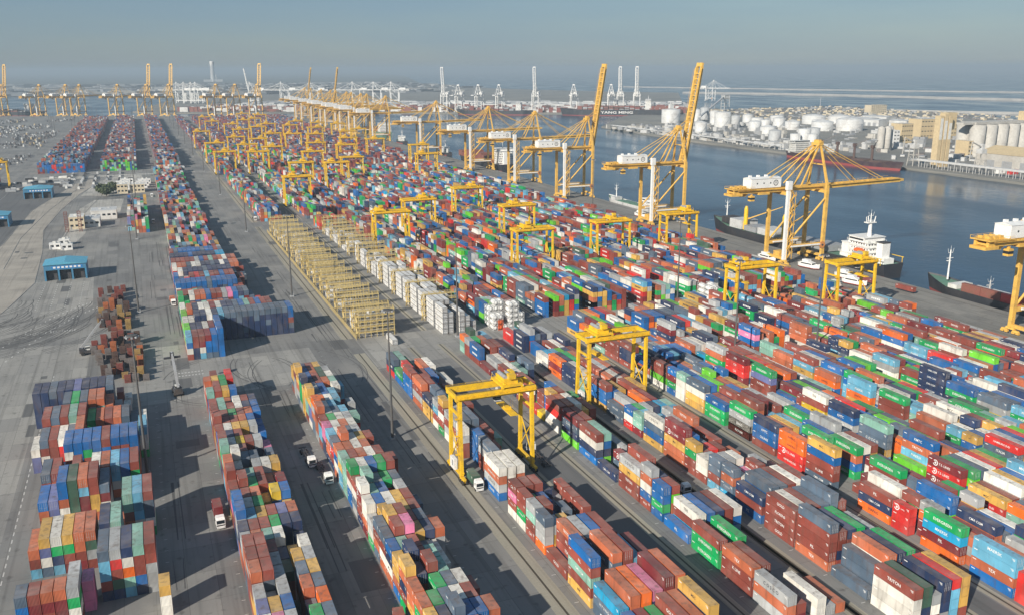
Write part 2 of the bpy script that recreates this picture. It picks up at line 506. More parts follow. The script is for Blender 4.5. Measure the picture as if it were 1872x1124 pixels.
M['pale'] = concrete('pale dusty concrete', (0.42, 0.40, 0.36), (0.32, 0.305, 0.28), (0.19, 0.18, 0.165), slab=True)
mb = MB()
mb.flat([(-60, 1000), (-48, 1118), (-30, 1170), (-2, 1175), (2, 1060), (-4, 1000), (-30, 985)], 0.005)
mb.flat([(-62, 700), (-60, 790), (-56, 905), (-46, 960), (-20, 960), (-22, 870), (-45, 860), (-46, 760), (-55, 690)], 0.005)
mb.flat([(-120, 1150), (-120, 1190), (60, 1190), (60, 1178), (-20, 1176)], 0.005)
struct('dusty_lot', mb, M['pale'])
# worn concrete beside the dashed line and around the gate lanes
mb = MB()
mb.flat([(-175, 180), (-45, 180), (-45, 372), (-30, 378), (-30, 445), (-100, 452), (-114, 418), (-175, 418)], 0.003)
struct('worn_concrete', mb, M['pad'])
# rubber tracks where lorries turn, and patched repairs
M['rubber'] = plain('tyre rubbed asphalt', (0.085, 0.083, 0.08), 0.9)
M['patch'] = concrete('asphalt repair', (0.105, 0.104, 0.102), (0.13, 0.128, 0.124), (0.08, 0.08, 0.08))
mb = MB(); rr = random.Random(17)
def arc(cx, cy, r, a0, a1, wd):
    n = 18
    for k in range(n):
        t0, t1 = a0 + (a1 - a0) * k / n, a0 + (a1 - a0) * (k + 1) / n
        mb.flat([(cx + r * math.cos(t0), cy + r * math.sin(t0)), (cx + (r + wd) * math.cos(t0), cy + (r + wd) * math.sin(t0)), (cx + (r + wd) * math.cos(t1), cy + (r + wd) * math.sin(t1)), (cx + r * math.cos(t1), cy + r * math.sin(t1))], zz)
zz = 0.016
for k in range(34):
    cx, cy = -105 + rr.random() * 25, 480 + rr.random() * 60; r = 24 + rr.random() * 46; a0 = -1.4 + rr.random() * .5
    zz += 0.0002
    for d in (0, 1.9): arc(cx, cy, r + d, a0, a0 + .7 + rr.random() * .6, .3 + rr.random() * .25)
for k in range(9):
    cx, cy = 10 + rr.random() * 70, 352 + rr.random() * 30; r = 22 + rr.random() * 30; a0 = rr.random() * 6.28
    zz += 0.0002
    for d in (0, 1.9): arc(cx, cy, r + d, a0, a0 + .6 + rr.random() * .7, .25 + rr.random() * .2)
for k in range(40):
    x = rr.choice((-3, 3, 8, 34, 40, 66, 70, 75)) + rr.random() * 2; y = 150 + rr.random() * 500; ln = 15 + rr.random() * 60; zz += 0.0002
    for d in (0, 1.9): mb.flat([(x + d, y), (x + d + .28, y), (x + d + .28 + rr.uniform(-.5, .5), y + ln), (x + d + rr.uniform(-.5, .5), y + ln)], zz)
struct('tyre_tracks', mb, M['rubber'])
mb = MB()
for k in range(46):
    x = rr.choice((-90, -75, -55, -30, 0, 4, 35, 66, 72)) + rr.random() * 9; y = 160 + rr.random() * 560; w_, l_ = 2 + rr.random() * 6, 3 + rr.random() * 14
    mb.flat([(x, y), (x + w_, y), (x + w_, y + l_), (x, y + l_)], 0.0092 + k * .00004)
struct('asphalt_repairs', mb, M['patch'])
# ------------------------------------------------------------------ shipping containers
PAL = {'r': (0.245, 0.055, 0.038), 'm': (0.185, 0.020, 0.024), 'o': (0.46, 0.125, 0.055), 'O': (0.72, 0.135, 0.012), 'R': (0.58, 0.026, 0.022),
       'n': (0.016, 0.034, 0.092), 'b': (0.006, 0.115, 0.345), 'l': (0.125, 0.37, 0.52), 'c': (0.010, 0.29, 0.50), 's': (0.085, 0.125, 0.175),
       'g': (0.004, 0.31, 0.085), 'G': (0.125, 0.50, 0.022), 't': (0.22, 0.42, 0.34), 'y': (0.58, 0.34, 0.075), 'Y': (0.68, 0.46, 0.012),
       'w': (0.70, 0.67, 0.60), 'e': (0.36, 0.37, 0.37), 'p': (0.66, 0.19, 0.34), 'k': (0.045, 0.105, 0.070), 'v': (0.135, 0.155, 0.33)}
CNAME = {'r': 'rust red', 'm': 'maroon', 'o': 'faded orange', 'O': 'bright orange', 'R': 'bright red', 'n': 'navy', 'b': 'blue', 'l': 'light blue',
         'c': 'cyan', 's': 'slate blue', 'g': 'green', 'G': 'lime green', 't': 'mint', 'y': 'mustard', 'Y': 'bright yellow', 'w': 'cream white',
         'e': 'grey', 'p': 'pink', 'k': 'dark green', 'v': 'periwinkle'}
MIXES = {'gantry': 'r' * 19 + 'o' * 10 + 'm' * 6 + 'b' * 13 + 'n' * 9 + 's' * 8 + 'w' * 11 + 'e' * 7 + 'g' * 8 + 'l' * 5 + 'y' * 7 + 't' * 3 + 'R' * 5 + 'G' * 3 + 'O' * 3 + 'k' + 'c',
         'yard': 'r' * 20 + 'o' * 14 + 'm' * 5 + 'b' * 7 + 'n' * 9 + 's' * 9 + 'w' * 9 + 'e' * 9 + 'g' * 6 + 'l' * 4 + 'y' * 8 + 't' * 5 + 'R' * 3 + 'v' * 2 + 'p',
         'blue': 'b' * 9 + 'n' * 13 + 's' * 11 + 'l' * 3 + 'r' * 7 + 'o' * 4 + 'w' * 3 + 'e' * 3 + 'm' * 2 + 't',
         'wall': 'b' * 11 + 's' * 3 + 'R' * 3 + 'r' * 3 + 'm' * 2, 'lime': 'g' * 3 + 'G' * 2 + 't' * 3 + 'n' * 3 + 'r' * 2 + 'e' + 'b' * 2,
         'far': 'r' * 22 + 'm' * 8 + 'o' * 6 + 's' * 9 + 'n' * 8 + 'b' * 6 + 'e' * 6 + 'w' * 4}
LOGOS = {'g': ['EVERGREEN'], 'l': ['MAERSK'], 'n': ['CMA CGM'], 's': ['CMA CGM', 'HYUNDAI', 'COSCO'], 'e': ['COSCO', 'MAERSK'], 'y': ['MSC'], 'b': ['CULINES', 'KMTC', 'PIL'],
         'R': ['HAMBURG SUD', 'T.S. LINES'], 'm': ['T.S. LINES', 'PIL'], 'r': ['TEX', 'PIL', 'CAI', 'TRITON', 'FLORENS', 'K LINE', 'GOLD'], 'o': ['TEX', 'TRITON', 'HAPAG', 'GOLD'], 'w': ['COSCO', 'MCC', 'ONE', 'SEACO', 'NCL'], 'k': ['UASC', 'CAPITAL'], 'O': ['HAPAG'], 'Y': ['MSC'],
         't': ['CMA CGM', 'CAI'], 'c': ['MAERSK'], 'p': ['ONE']}
DARKLET = {('w', 'COSCO'), ('e', 'COSCO'), ('y', 'MSC'), ('w', 'MCC'), ('O', 'HAPAG'), ('Y', 'MSC')}
CW, CH, TIER = 2.438, 2.591, 2.60
LEN = {2: 6.058, 4: 12.192}
rng = random.Random(41)

BLOCK = {}                                                 # name -> (left x, pitch, rows, phrase, mix)
def block(name, x, pitch, rows, phrase, mixn): BLOCK[name] = (x, pitch, rows, phrase, mixn)
block('A', 13.4, 2.62, 6, 'the narrow column left of the lit road strip', 'yard')
block('B', 46.2, 2.62, 6, 'the column beside the runway road', 'yard')
block('F', -18.9, 2.56, 5, 'the loose stacks by the dashed line', 'yard')
block('C', -43.6, 2.62, 14, 'the loose stacks by the dashed line', 'yard')
block('D', -36.0, 2.6, 5, 'the loose stacks by the dashed line', 'yard')
block('W', 10.2, 2.62, 19, 'the wide stacks behind the navy wall', 'blue')
block('b1', 86.8, 2.84, 6, 'the first gantry block', 'gantry')
block('b2', 124.2, 2.84, 6, 'the second gantry block', 'gantry')
block('b3', 148.8, 2.84, 6, 'the third gantry block', 'gantry')
for i, X in enumerate((178.5, 206.0, 235.5, 264.5, 294.5, 322.0)):
    block('b%d' % (i + 4), X + 2.6, 2.84, 7, 'the %s gantry block' % nth(i + 3), 'gantry')

GRID = {}                                                  # (block, row) -> list of [y, L, colours top-down]
def lay(bl, y, L, text):
    for r, t in enumerate(text.split(';')):
        t = t.strip()
        if t: GRID.setdefault((bl, r), []).append([y, L, list(t)])
def bays(bl, txt):
    for ln in txt.strip().splitlines():
        y, L, t = ln.strip().split(' ', 2)
        lay(bl, float(y), int(L), t)

bays('A', '''170 2 wb**;p***;e***;;g***;s***
176.4 2 v***;y***;b***;;s**;O***
182.8 2 e***;e**;e***;;o***;s***
189.2 2 o****;r****;ee**;;s***;y***
195.6 2 r****;r****;e***;k**;y***;e***
202 2 r****;r****;r***;n**;y**;w***
208.4 2 ee**;o***;t***;w***;;n**
214.8 2 n***;r***;r***;g***;n***;n***
221.2 2 b****;l***;y***;r***;v***;o***
227.6 2 b****;w***;g***;;*;y**
234 2 s***;r***;o***;y**;Y***;b***
240.4 2 r***;r****;g***;r***;w**;m***
246.8 2 r****;r***;t***;r***;o**;r**
253.2 2 o****;w***;r**;e***;w***;y***
259.6 2 t***;w****;s***;s***;w**;Y**
266 2 t****;w**;r***;r**;;s**
272.4 2 r****;w***;Y***;r***;e***;p**
278.8 2 b***;n***;r***;o**;*;*
285.2 2 r***;w***;y***;y***;e***;b**
291.6 2 r****;r***;r***;o***;b***;b**
298 2 r***;r***;g***;r***;o***;b***
304.4 2 r***;t***;r***;w***;n***;b***
310.8 2 r***;t***;w**;w***;r***;n***
317.2 2 b**;w**;o**;b**;;b*
323.6 2 t***;r***;y***;b***;;
330 2 R**;r***;g***;;;
336.4 2 o***;y***;g***;R***;;
342.8 2 r**;r***;g**;R***;;''')
bays('B', '''140 2 r***;b***;b***;r***;s**;
146.4 2 rb**;r***;w***;r***;;
152.8 2 oyy*;e***;rr**;r***;;
159.2 2 y***;n***;s****;bb**;bb**;o***
165.6 2 ogy*;g***;s***;w***;r***;
172 2 o***;;g***;s***;w***;r**
178.4 2 y****;n***;r****;t***;;
184.8 2 y***;n****;r***;t***;w**;
191.2 2 bnw*;t***;r***;s**;w**;
197.6 2 sr**;r****;p****;y***;n***;o***
204 2 sro*;y****;r****;r***;s***;o**
210.4 2 e**;y***;w***;y***;r***;
216.8 2 ww**;b***;w***;y***;r***;s**
223.2 2 w****;t***;b***;n*;e***;
229.6 2 r***;t****;e***;g***;s***;e*
236 2 g****;w****;b****;g****;r****;
242.4 2 t***;r***;*;*;r***;r***
248.8 2 t***;r***;o***;w***;rr**;
255.2 2 o***;o***;w***;o***;r**;
261.6 2 s***;o****;w***;y***;r***;
268 2 l***;w***;s***;e***;t**;
274.4 2 p***;w***;o***;w***;*;
280.8 2 r***;g***;w***;e***;t***;
287.2 2 o****;e***;s***;l***;b**;
293.6 2 O****;w***;l***;n**;;
300 2 y***;O***;w***;l***;;e**
306.4 2 y****;s***;b***;l***;*;
312.8 2 y***;e***;b***;n**;w***;
319.2 2 n****;n***;r***;o***;t***;l**
325.6 2 y***;b***;r***;k***;w***;*
332 2 y****;b***;o***;k***;e***;
338.4 2 y***;n***;r***;y***;;''')
bays('F', '''212.2 4 sl*rn;eRrkn;nwOtl;trrbn;rreee
227 4 n****;t****;n*;;
242 4 *;*;t****;l****;r****
200.4 2 ;;;;;yww''')
bays('D', '''203 2 sb**;rmmr;omrw;ommo;egwr
209.4 2 ;;;;e***;pp*
229.6 4 orl;yvws;wgnl;ygrm;oorm;oker''')
BLOCK['D'] = (-35.6, 2.6, 7, BLOCK['D'][3], 'yard')
bays('C', '''257 4 ;;;b**;v**;b****;k****;o****;r****;s***
270 4 ;;;s***;r***;b**;r***;k**;w***;o***;l***;b***;r***
285 4 ;;;;;b****;b****;b****;b****;r****;b****;b****;b****
297.6 4 ;wv*;sr**;r***;w***;s***;o****;r**;w*;r**;b**;;k**;l***
310.4 4 ;;r****;s****;r****;t****;r****;g***;o***;r***;o***;s***;s**;w**
324 4 ;;;;s****;g****;s****;o****;o****;o***;e**
338 4 nn***;nn***;s****;n****;n****;v****;n****;n****;n****;s****
336 2 ;;;;;;;;;;r;ww
352 2 ;;;;;;;;;;rr;w''')
bays('W', '''399.2 4 lb**;rr**;rmw*;mbb*;bb**;bbbbb
411.8 4 GG**;nn**;nn**;wr**;mr**;bbbbb
424.5 4 wG**;w***;nnnnn;nnnnn;wnnnn;nnnnn;lnnnn;snnnn;snnnn;ssnnn;snnsn;snnnn;ssnnn;snnnn;snsnn;snnnn;snnnn;snnnn;bbrsn
438 4 GG**;o****;n****;w****;w****;m****;w****;n****;n****;s****;b****;t****;r****;b****;r****;r****;k**;b**
452 4 w***;n**;r***;n***;t***;o***;o***;o***;s***;r**;;;;;R***
466 4 g****;g***;w****;o****;o****;b****;r****;r****;e****;p****;b****;n****;s****;s***;r*
481 4 r***;r***;o***;t***;s***;n*;;;n**;n**;n**;r***;r***
496 4 b****;b****;b****;b****;b****;b****;s****;b****;b****;b****;b****;b****;r***
511 4 ;;R***;r****;R****;r****;l****;r****;r****;b****;r****;r****;;r***
526 4 b***;w****;n****;n****;n****;n****;s****;n****;n****;n****;n****;n****;s***;r**;w**
541 4 wR***;o****;o****;s****;w****;w****;n****;n****;s****;n****;w****;n****;o****;o****;r***
556 4 r****;r****;r****;r****;r****;e****;b****;r****;t****;r****;o****;w****;r****;o****
572 4 n****;n****;n****;n****;b****;n****;n****;n****;n****;n****;c****;c****;r***
588 4 r****;s****;b****;b****;b****;b****;b****;s****;b****;b****;r****;b***''')
bays('b1', '''139 4 b**;m**;gg*;r***;o***;y****
152 4 css;oo**;O***;p***;mm***;o****
165.5 4 brtry;;o****;r****;l***;m***
178.5 4 r;orrn;e***;b***;r***;
191.5 2 seeO;e**;y**;s*;;
198 2 etrr;r***;b*;s**;;r**
204.5 2 rrgw;g**;b**;n*;;r**
211 2 rprw;r***;r***;n**;e*;rr*
224 4 woeb;w***;w***;b;;
237 4 ;ser*;rr*;;t;
250 2 ;bb**;r**;r*;;
256.5 2 wer*;b*;n**;r**;t*;
263 4 erew;s***;s***;r**;;
276 2 yrwrg;e***;n***;r***;;
282.4 2 elrw;s**;g***;;;
289 4 nyy;ssn*;e**;g*;r*;
302 4 ore*;rOr*;ss*;;rr;
315.5 4 rbb*;n**;rr*;bR*;;ww
328.5 4 gb;R**;;o**;w**;w''')
bays('b2', '''142 4 e**;r*;;w*;*;*
155 4 orr;rgb;;;;
168.4 4 rgg;;gwr;;;
182 4 b;wr*;*r*;non;rr*;wb*
195 2 bbgb;r***;r*;;;
201.5 2 eowbr;n***;;;;
208 4 eyrr;r****;se*;e*;;
222 4 n;;**;;e;
235 4 rwnb;tbn*;;ee;;
248.5 4 msnG;r***;Yog;;;
262 4 rRw*;o***;w***;yo*;r**;
275.5 2 Y;ybby;r***;;g**;y
282 2 R;r**;bR**;**;;
289 4 rwrr;s*;n*;e*;;
302.5 4 mln;n*;R*;*;;
316 4 n;r*;w*;t*;s**;
329.5 4 *;e*;ww;n**;;''')
bays('b3', '''130 4 rw**;kk**;e**;nn**;RN**;y***
143.5 4 *;ss*;o***;n***;g***;e**
157 4 srrro;r***;n***;g***;;e**
170 4 rr**;wb**;r***;ss**;ss***;r***
183.5 4 nr*;s***;s***;r***;w***;r***
197 2 sosc;w**;p**;r***;;
203.5 2 ssr*;e***;w***;r**;;e**
210 2 wwr;e**;e*;;r*;
216.3 2 ygrr;r**;R**;r**;;o*
222.5 4 mmyoo;b***;s**;e*;r**;
235.5 4 wsby;r**;;e**;o***;''')
for i in range(6):                                          # letters outside the palette fall back to navy
    pass

def fill(bl, y0, y1, mixn=None, dens=0.9, hmean=3.9, rows=None, L0=4, hmax=5):
    x, p, nr, ph, mx = BLOCK[bl]
    mx = MIXES[mixn or mx]
    rr = random.Random(hash_str(bl) + int(y0 * 7))
    y = y0
    while y + 12.2 <= y1:
        two = rr.random() < (0.22 if L0 == 4 else 1.0)
        base = hmean + rr.uniform(-1.2, 0.9)
        hh = base
        for r in range(rows or nr):
            for k in range(2 if two else 1):
                yy = y + k * 6.3
                if any(g[0] < yy + (6.05 if two else 12.1) and yy < g[0] + LEN[g[1]] for g in GRID.get((bl, r), [])): continue
                if rr.random() > dens: continue
                hh = 0.55 * hh + 0.45 * (hmean + rr.uniform(-2.0, 1.4))
                n = max(1, min(hmax, int(round(hh))))
                cs = []
                for q in range(n):
                    cs.append(cs[-1] if cs and rr.random() < 0.33 else rr.choice(mx))
                GRID.setdefault((bl, r), []).append([yy, 2 if two else 4, cs])
        y += 12.9
def hash_str(s): return sum((i + 3) * ord(c) * 131 for i, c in enumerate(s)) % 99991

# tall stacks that stand out in the photograph, set into the gantry blocks
LAND = [('b5', 0, 171.5, 'mRm*'), ('b4', 4, 178, 'g***'), ('b4', 0, 192.3, 'ybrr*'), ('b5', 1, 184.5, 'b****'), ('b5', 0, 200, 'tssyl'), ('b5', 0, 273.9, 'mRRmm'),
        ('b5', 0, 257.4, 'gvrry'), ('b5', 0, 288, 'eogo*'), ('b7', 0, 232, 'nnnn*'), ('b7', 0, 219, 'bgn*'), ('b7', 0, 205.3, 'seY*'), ('b6', 0, 238, 'll**'),
        ('b6', 0, 222, 'gr**'), ('b5', 0, 228, 'wrYbY'), ('b5', 0, 214.7, 'nbe*g'), ('b4', 0, 146.5, 'gcm*'), ('b6', 0, 177, 'Rsy*'), ('b4', 4, 160, 'bb**'),
        ('b4', 0, 205.6, 'OORR'), ('b5', 0, 327, 'emno*'), ('b6', 0, 306.5, 'bpb**'), ('b4', 0, 219, 'nbbr'), ('b4', 0, 232.5, 'gew*'), ('b4', 1, 232.5, 'ro***'), ('b5', 0, 415.2, 'bGrb*'), ('b5', 1, 402, 'bybs*'), ('b5', 0, 402, 'nyooo'), ('b4', 3, 205, 'gn**')]
for bl, r, y, cs in LAND:
    for g in list(GRID.get((bl, r), [])):
        pass
    GRID.setdefault((bl, r), []).append([y, 4, list(cs)])
    for rr_ in (r - 1, r - 2):
        if rr_ >= 0:
            GRID.setdefault((bl, rr_), []).append([y, 4, list('**' if rr_ == r - 1 else '*')])

fill('b3', 249, 386, hmean=3.0)
fill('b2', 342.5, 368, hmean=3.2, rows=4)
fill('b1', 341.5, 355, hmean=2.4, rows=3)
for i, b in enumerate(('b4', 'b5', 'b6', 'b7', 'b8', 'b9')):
    fill(b, 118 if i < 2 else 140, 384 if i < 2 else 388, hmean=3.7 if i < 4 else 3.2, dens=0.93)
for b in ('b3', 'b4', 'b5', 'b6', 'b7', 'b8', 'b9'):
    fill(b, 404 if b in ('b3', 'b7') else 402, 740, hmean=4.0, dens=0.93)
fill('b2', 706, 740, hmean=4)
for b in ('b1', 'b2', 'b3', 'b4', 'b5', 'b6', 'b7', 'b8', 'b9'):
    fill(b, 764, 1108, hmean=3.9, dens=0.93)
    fill(b, 1136, 1488, 'gantry' if b < 'b5' else 'far', hmean=3.9, dens=0.93)
    fill(b, 1516, 1868, 'far', hmean=3.8, dens=0.9)
    fill(b, 1896, 2248, 'far', hmean=3.8, dens=0.9)
    fill(b, 2276, 2440, 'far', hmean=3.8, dens=0.9)
block('W2', 12, 2.62, 12, 'x', 'yard')
fill('W2', 612, 1200, 'yard', hmean=2.9, dens=0.85)
block('S1', -15, 2.62, 6, 'x', 'yard'); fill('S1', 748, 900, 'yard', hmean=4.6)
block('L1', -118, 2.62, 20, 'x', 'wall'); block('L2', -48, 2.62, 16, 'x', 'lime'); block('L3', 17, 2.62, 11, 'x', 'yard')
fill('L1', 1236, 1249, 'wall', hmean=5, dens=1); fill('L2', 1236, 1249, 'lime', hmean=4.8, dens=1); fill('L3', 1236, 1249, 'yard', hmean=4.6, dens=1)
for b, mx in (('L1', 'blue'), ('L2', 'far'), ('L3', 'far')):
    fill(b, 1258, 1530, mx, hmean=4.6); fill(b, 1560, 2520, 'far', hmean=4.2, dens=0.9)
block('L0', -165, 2.6, 7, 'x', 'yard'); fill('L0', 1080, 1150, 'yard', hmean=3.4)

# ---- turn stacks into single boxes: (block, row, x, y, L, tier, colour, depth below top)
BOXES = []
for (bl, r), lst in GRID.items():
    x0, p, nr, ph, mx = BLOCK[bl]
    mixs = MIXES[mx]
    for y, L, cs in lst:
        n = len(cs)
        lst_c = []
        for c in cs:
            if c == '*' or c not in PAL: c = lst_c[-1] if lst_c and rng.random() < 0.3 else rng.choice(mixs)
            lst_c.append(c)
        for q, c in enumerate(lst_c):
            BOXES.append(dict(bl=bl, row=r, x=x0 + r * p + CW / 2, y=y, L=L, t=n - 1 - q, c=c, n=n, q=q))
# which faces are open, and how large each box shows
occ = {}
for b in BOXES:
    for k in range(int(b['y'] // 3), int((b['y'] + LEN[b['L']]) // 3) + 1):
        occ.setdefault((b['bl'], b['row'], b['t'], k), []).append(b)
def taken(bl, row, t, ya, yb, me):
    """share of the span ya..yb that other boxes of that row and tier take"""
    s, seen = 0.0, set()
    for k in range(int(ya // 3), int(yb // 3) + 1):
        for o in occ.get((bl, row, t, k), []):
            if o is me or id(o) in seen: continue
            seen.add(id(o)); s += max(0, min(yb, o['y'] + LEN[o['L']]) - max(ya, o['y']))
    return min(1.0, s / max(.01, yb - ya))
cam_p = Vector((0, 0, CAM_H))
def to_px(p):
    d = Vector(p) - cam_p
    z = d.dot(fw)
    if z < 1: return None
    return (512 + CAM_F / 1872 * 1024 * d.dot(rt2) / z, 307 - CAM_F / 1872 * 1024 * d.dot(up2) / z)
def area(ps):
    q = [to_px(p) for p in ps]
    if any(v is None for v in q): return 0
    a = 0
    for (x0, y0), (x1, y1) in zip(q, q[1:] + q[:1]): a += x0 * y1 - x1 * y0
    cx = sum(v[0] for v in q) / 4; cy = sum(v[1] for v in q) / 4
    if not (-4 < cx < 1028 and -4 < cy < 618): return 0
    return abs(a) / 2
for b in BOXES:
    L = LEN[b['L']]
    x0, x1, y0, y1 = b['x'] - CW / 2, b['x'] + CW / 2, b['y'], b['y'] + L
    z0 = b['t'] * TIER; z1 = z0 + CH
    b['vis'] = 0.0; b['open'] = True
    if y0 > 640: continue
    top = 1 - taken(b['bl'], b['row'], b['t'] + 1, y0, y1, b)
    side = 1 - taken(b['bl'], b['row'] - 1, b['t'], y0, y1, b)
    front = 1 - taken(b['bl'], b['row'], b['t'], y0 - 5, y0 - .2, b)
    b['open'] = top + side + front > 0.05
    v = top * area([(x0, y0, z1), (x1, y0, z1), (x1, y1, z1), (x0, y1, z1)])
    v += side * area([(x0, y0, z0), (x0, y1, z0), (x0, y1, z1), (x0, y0, z1)]) * (0.55 if b['row'] and b['t'] < b['n'] - 1 else 1)
    v += front * area([(x0, y0, z0), (x1, y0, z0), (x1, y0, z1), (x0, y0, z1)]) * (1 if b['t'] >= b['n'] - 1 else 0.6)
    b['vis'] = v; b['side'] = side; b['front'] = front
BOXES.sort(key=lambda b: -b['vis'])
SINGLES, REST = BOXES[:300], BOXES[300:]

# ---- lettering: built-in font turned into flat faces once per word
WORDS = {}
def word(txt):
    if txt in WORDS: return WORDS[txt]
    cu = bpy.data.curves.new('word', 'FONT'); cu.body = txt; cu.size = 1.0; cu.align_x = 'CENTER'; cu.align_y = 'CENTER'
    cu.resolution_u = 2; cu.offset = 0.012
    ob = bpy.data.objects.new('word', cu); COL.objects.link(ob)
    me = bpy.data.meshes.new_from_object(ob.evaluated_get(bpy.context.evaluated_depsgraph_get()))
    bpy.data.objects.remove(ob); bpy.data.curves.remove(cu)
    vs = [(v.co.x, v.co.y) for v in me.vertices]; fs = [tuple(p.vertices) for p in me.polygons]
    w_ = max(v[0] for v in vs) - min(v[0] for v in vs)
    bpy.data.meshes.remove(me)
    WORDS[txt] = (vs, fs, w_)
    return WORDS[txt]
def write(mb, txt, L, mi, frac=0.55, hmaxx=1.25, z=1.35, y=None):
    """lettering on the -x wall, reading from far to near"""
    vs, fs, w_ = word(txt)
    k = min(L * frac / w_, hmaxx / 0.72)
    yc = L * 0.5 if y is None else y
    xx = -CW / 2 - 0.012
    mb.add([(xx, yc - v[0] * k, z + v[1] * k) for v in vs], fs, mi)

def corr(mb, L, side, detail):
    """corrugated long wall at x = side * CW/2"""
    z0, z1 = 0.16, CH - 0.12
    xo, xi = side * (CW / 2 - 0.012), side * (CW / 2 - 0.055)
    ys, xs = [], []
    n = int((L - 0.3) / 0.28)
    st = (L - 0.3) / n
    for i in range(n):
        y = 0.15 + i * st
        for a, x in ((0, xo), (0.26, xo), (0.5, xi), (0.76, xi)):
            ys.append(y + a * st); xs.append(x)
    ys.append(L - 0.15); xs.append(xo)
    vs = [(x, y, z) for z in (z0, z1) for x, y in zip(xs, ys)]
    m = len(ys)
    fs = [(i + 1, i, m + i, m + i + 1) if side < 0 else (i, i + 1, m + i + 1, m + i) for i in range(m - 1)]
    mb.add(vs, fs, 0)
def endwall(mb, L, near):
    z0, z1 = 0.16, CH - 0.12
    yo, yi = (0.012, 0.055) if near else (L - 0.012, L - 0.055)
    n = 8; st = (CW - 0.3) / n
    ys, xs = [], []
    for i in range(n):
        x = -CW / 2 + 0.15 + i * st
        for a, y in ((0, yo), (0.26, yo), (0.5, yi), (0.76, yi)):
            xs.append(x + a * st); ys.append(y)
    xs.append(CW / 2 - 0.15); ys.append(yo)
    vs = [(x, y, z) for z in (z0, z1) for x, y in zip(xs, ys)]
    m = len(ys)
    mb.add(vs, [(i, i + 1, m + i + 1, m + i) if near else (i + 1, i, m + i, m + i + 1) for i in range(m - 1)], 0)
def shell(L, logo=None, lmi=1, door=False):
    """frame and corrugated walls; origin at the near end's base, box runs towards +y"""
    mb = MB()
    h = CW / 2
    for sx in (-1, 1):
        for y in (0.075, L - 0.075):
            mb.box((sx * (h - 0.075), y, CH / 2), (0.15, 0.15, CH), 0)
            for z in (0.06, CH - 0.06):
                mb.box((sx * (h - 0.085), y, z), (0.18, 0.17 + .012, 0.125), 0)
        mb.b0(sx * h - (0.06 if sx > 0 else 0), sx * h + (0.06 if sx < 0 else 0), 0.15, L - 0.15, 0.02, 0.16, 0)
        mb.b0(sx * h - (0.06 if sx > 0 else 0), sx * h + (0.06 if sx < 0 else 0), 0.15, L - 0.15, CH - 0.12, CH - 0.012, 0)
        corr(mb, L, sx, True)
    for y0, y1 in ((0.002, 0.07), (L - 0.07, L - 0.002)):
        mb.b0(-h + 0.15, h - 0.15, y0, y1, 0.02, 0.16, 0); mb.b0(-h + 0.15, h - 0.15, y0, y1, CH - 0.12, CH - 0.012, 0)
    if not door: endwall(mb, L, True)
    else: mb.b0(-h + .15, h - .15, 0.13, 0.15, 0.17, CH - .13, 0)
    endwall(mb, L, False)
    mb.b0(-h + 0.07, h - 0.07, 0.08, L - 0.08, 0.10, 0.15, 0)
    if logo:
        if logo == 'MSC': write(mb, 'MSC', L, lmi, 0.14, 1.3)
        elif logo in ('EVERGREEN', 'HAMBURG SUD'): write(mb, logo, L, lmi, 0.48, 1.0)
        elif logo in ('COSCO', 'HYUNDAI'): write(mb, ' '.join(logo), L, lmi, 0.48, 0.85)
        else: write(mb, logo, L, lmi, 0.34, 0.8)
    if logo == 'T.S. LINES':                                 # round emblem ahead of the letters
        n = 20; yc, zc = L * .77, 1.35
        for r0, r1, a0, a1 in ((.62, .92, .7, 5.9), (.0, .34, 0, 6.28)):
            vs = [(-h - .013, yc + r * math.cos(a0 + (a1 - a0) * k / n), zc + r * math.sin(a0 + (a1 - a0) * k / n)) for r in (r0, r1) for k in range(n + 1)]
            mb.add(vs, [(k, k + 1, n + 2 + k, n + 1 + k) for k in range(n)], lmi)
    for k in range(3): mb.b0(-h - .012, -h - .006, .5, 1.35 - .2 * k, CH - .55 - .2 * k, CH - .45 - .2 * k, 1)
    # small marks near the far top corner
    mb.b0(-h - .012, -h - .006, L - 1.5, L - 0.45, CH - 0.62, CH - 0.42, 1)
    return mb
def roofmb(L):
    mb = MB(); h = CW / 2 - 0.055
    n = int(L / 0.42); st = (L - 0.16) / n
    ys, zs = [], []
    for i in range(n):
        for a, z in ((0, CH - 0.03), (0.3, CH - 0.03), (0.5, CH - 0.008), (0.8, CH - 0.008)):
            ys.append(0.08 + (i + a) * st); zs.append(z)
    m = len(ys)
    vs = [(s * h, y, z) for s in (-1, 1) for y, z in zip(ys, zs)]
    mb.add(vs, [(i, m + i, m + i + 1, i + 1) for i in range(m - 1)], 0)
    mb.b0(-h, h, 0.003, 0.078, CH - 0.06, CH - 0.010, 0); mb.b0(-h, h, L - 0.09, L - 0.003, CH - 0.06, CH - 0.010, 0)
    return mb
def doormb(sx):
    mb = MB(); a, b = (-CW / 2 + 0.16, -0.01) if sx < 0 else (0.01, CW / 2 - 0.16)
    mb.b0(a, b, 0.045, 0.105, 0.17, CH - 0.13, 0)
    for z in (0.75, 1.35, 1.95): mb.b0(a + .04, b - .04, 0.032, 0.045, z - .09, z + .09, 0)
    for f in (0.28, 0.72):
        x = a + (b - a) * f; mb.tube((x, 0.02, 0.2), (x, 0.02, CH - 0.16), 0.022, n=6, mi=1); mb.b0(x - .10, x + .12, 0.008, 0.022, 1.0, 1.06, 1)
    return mb

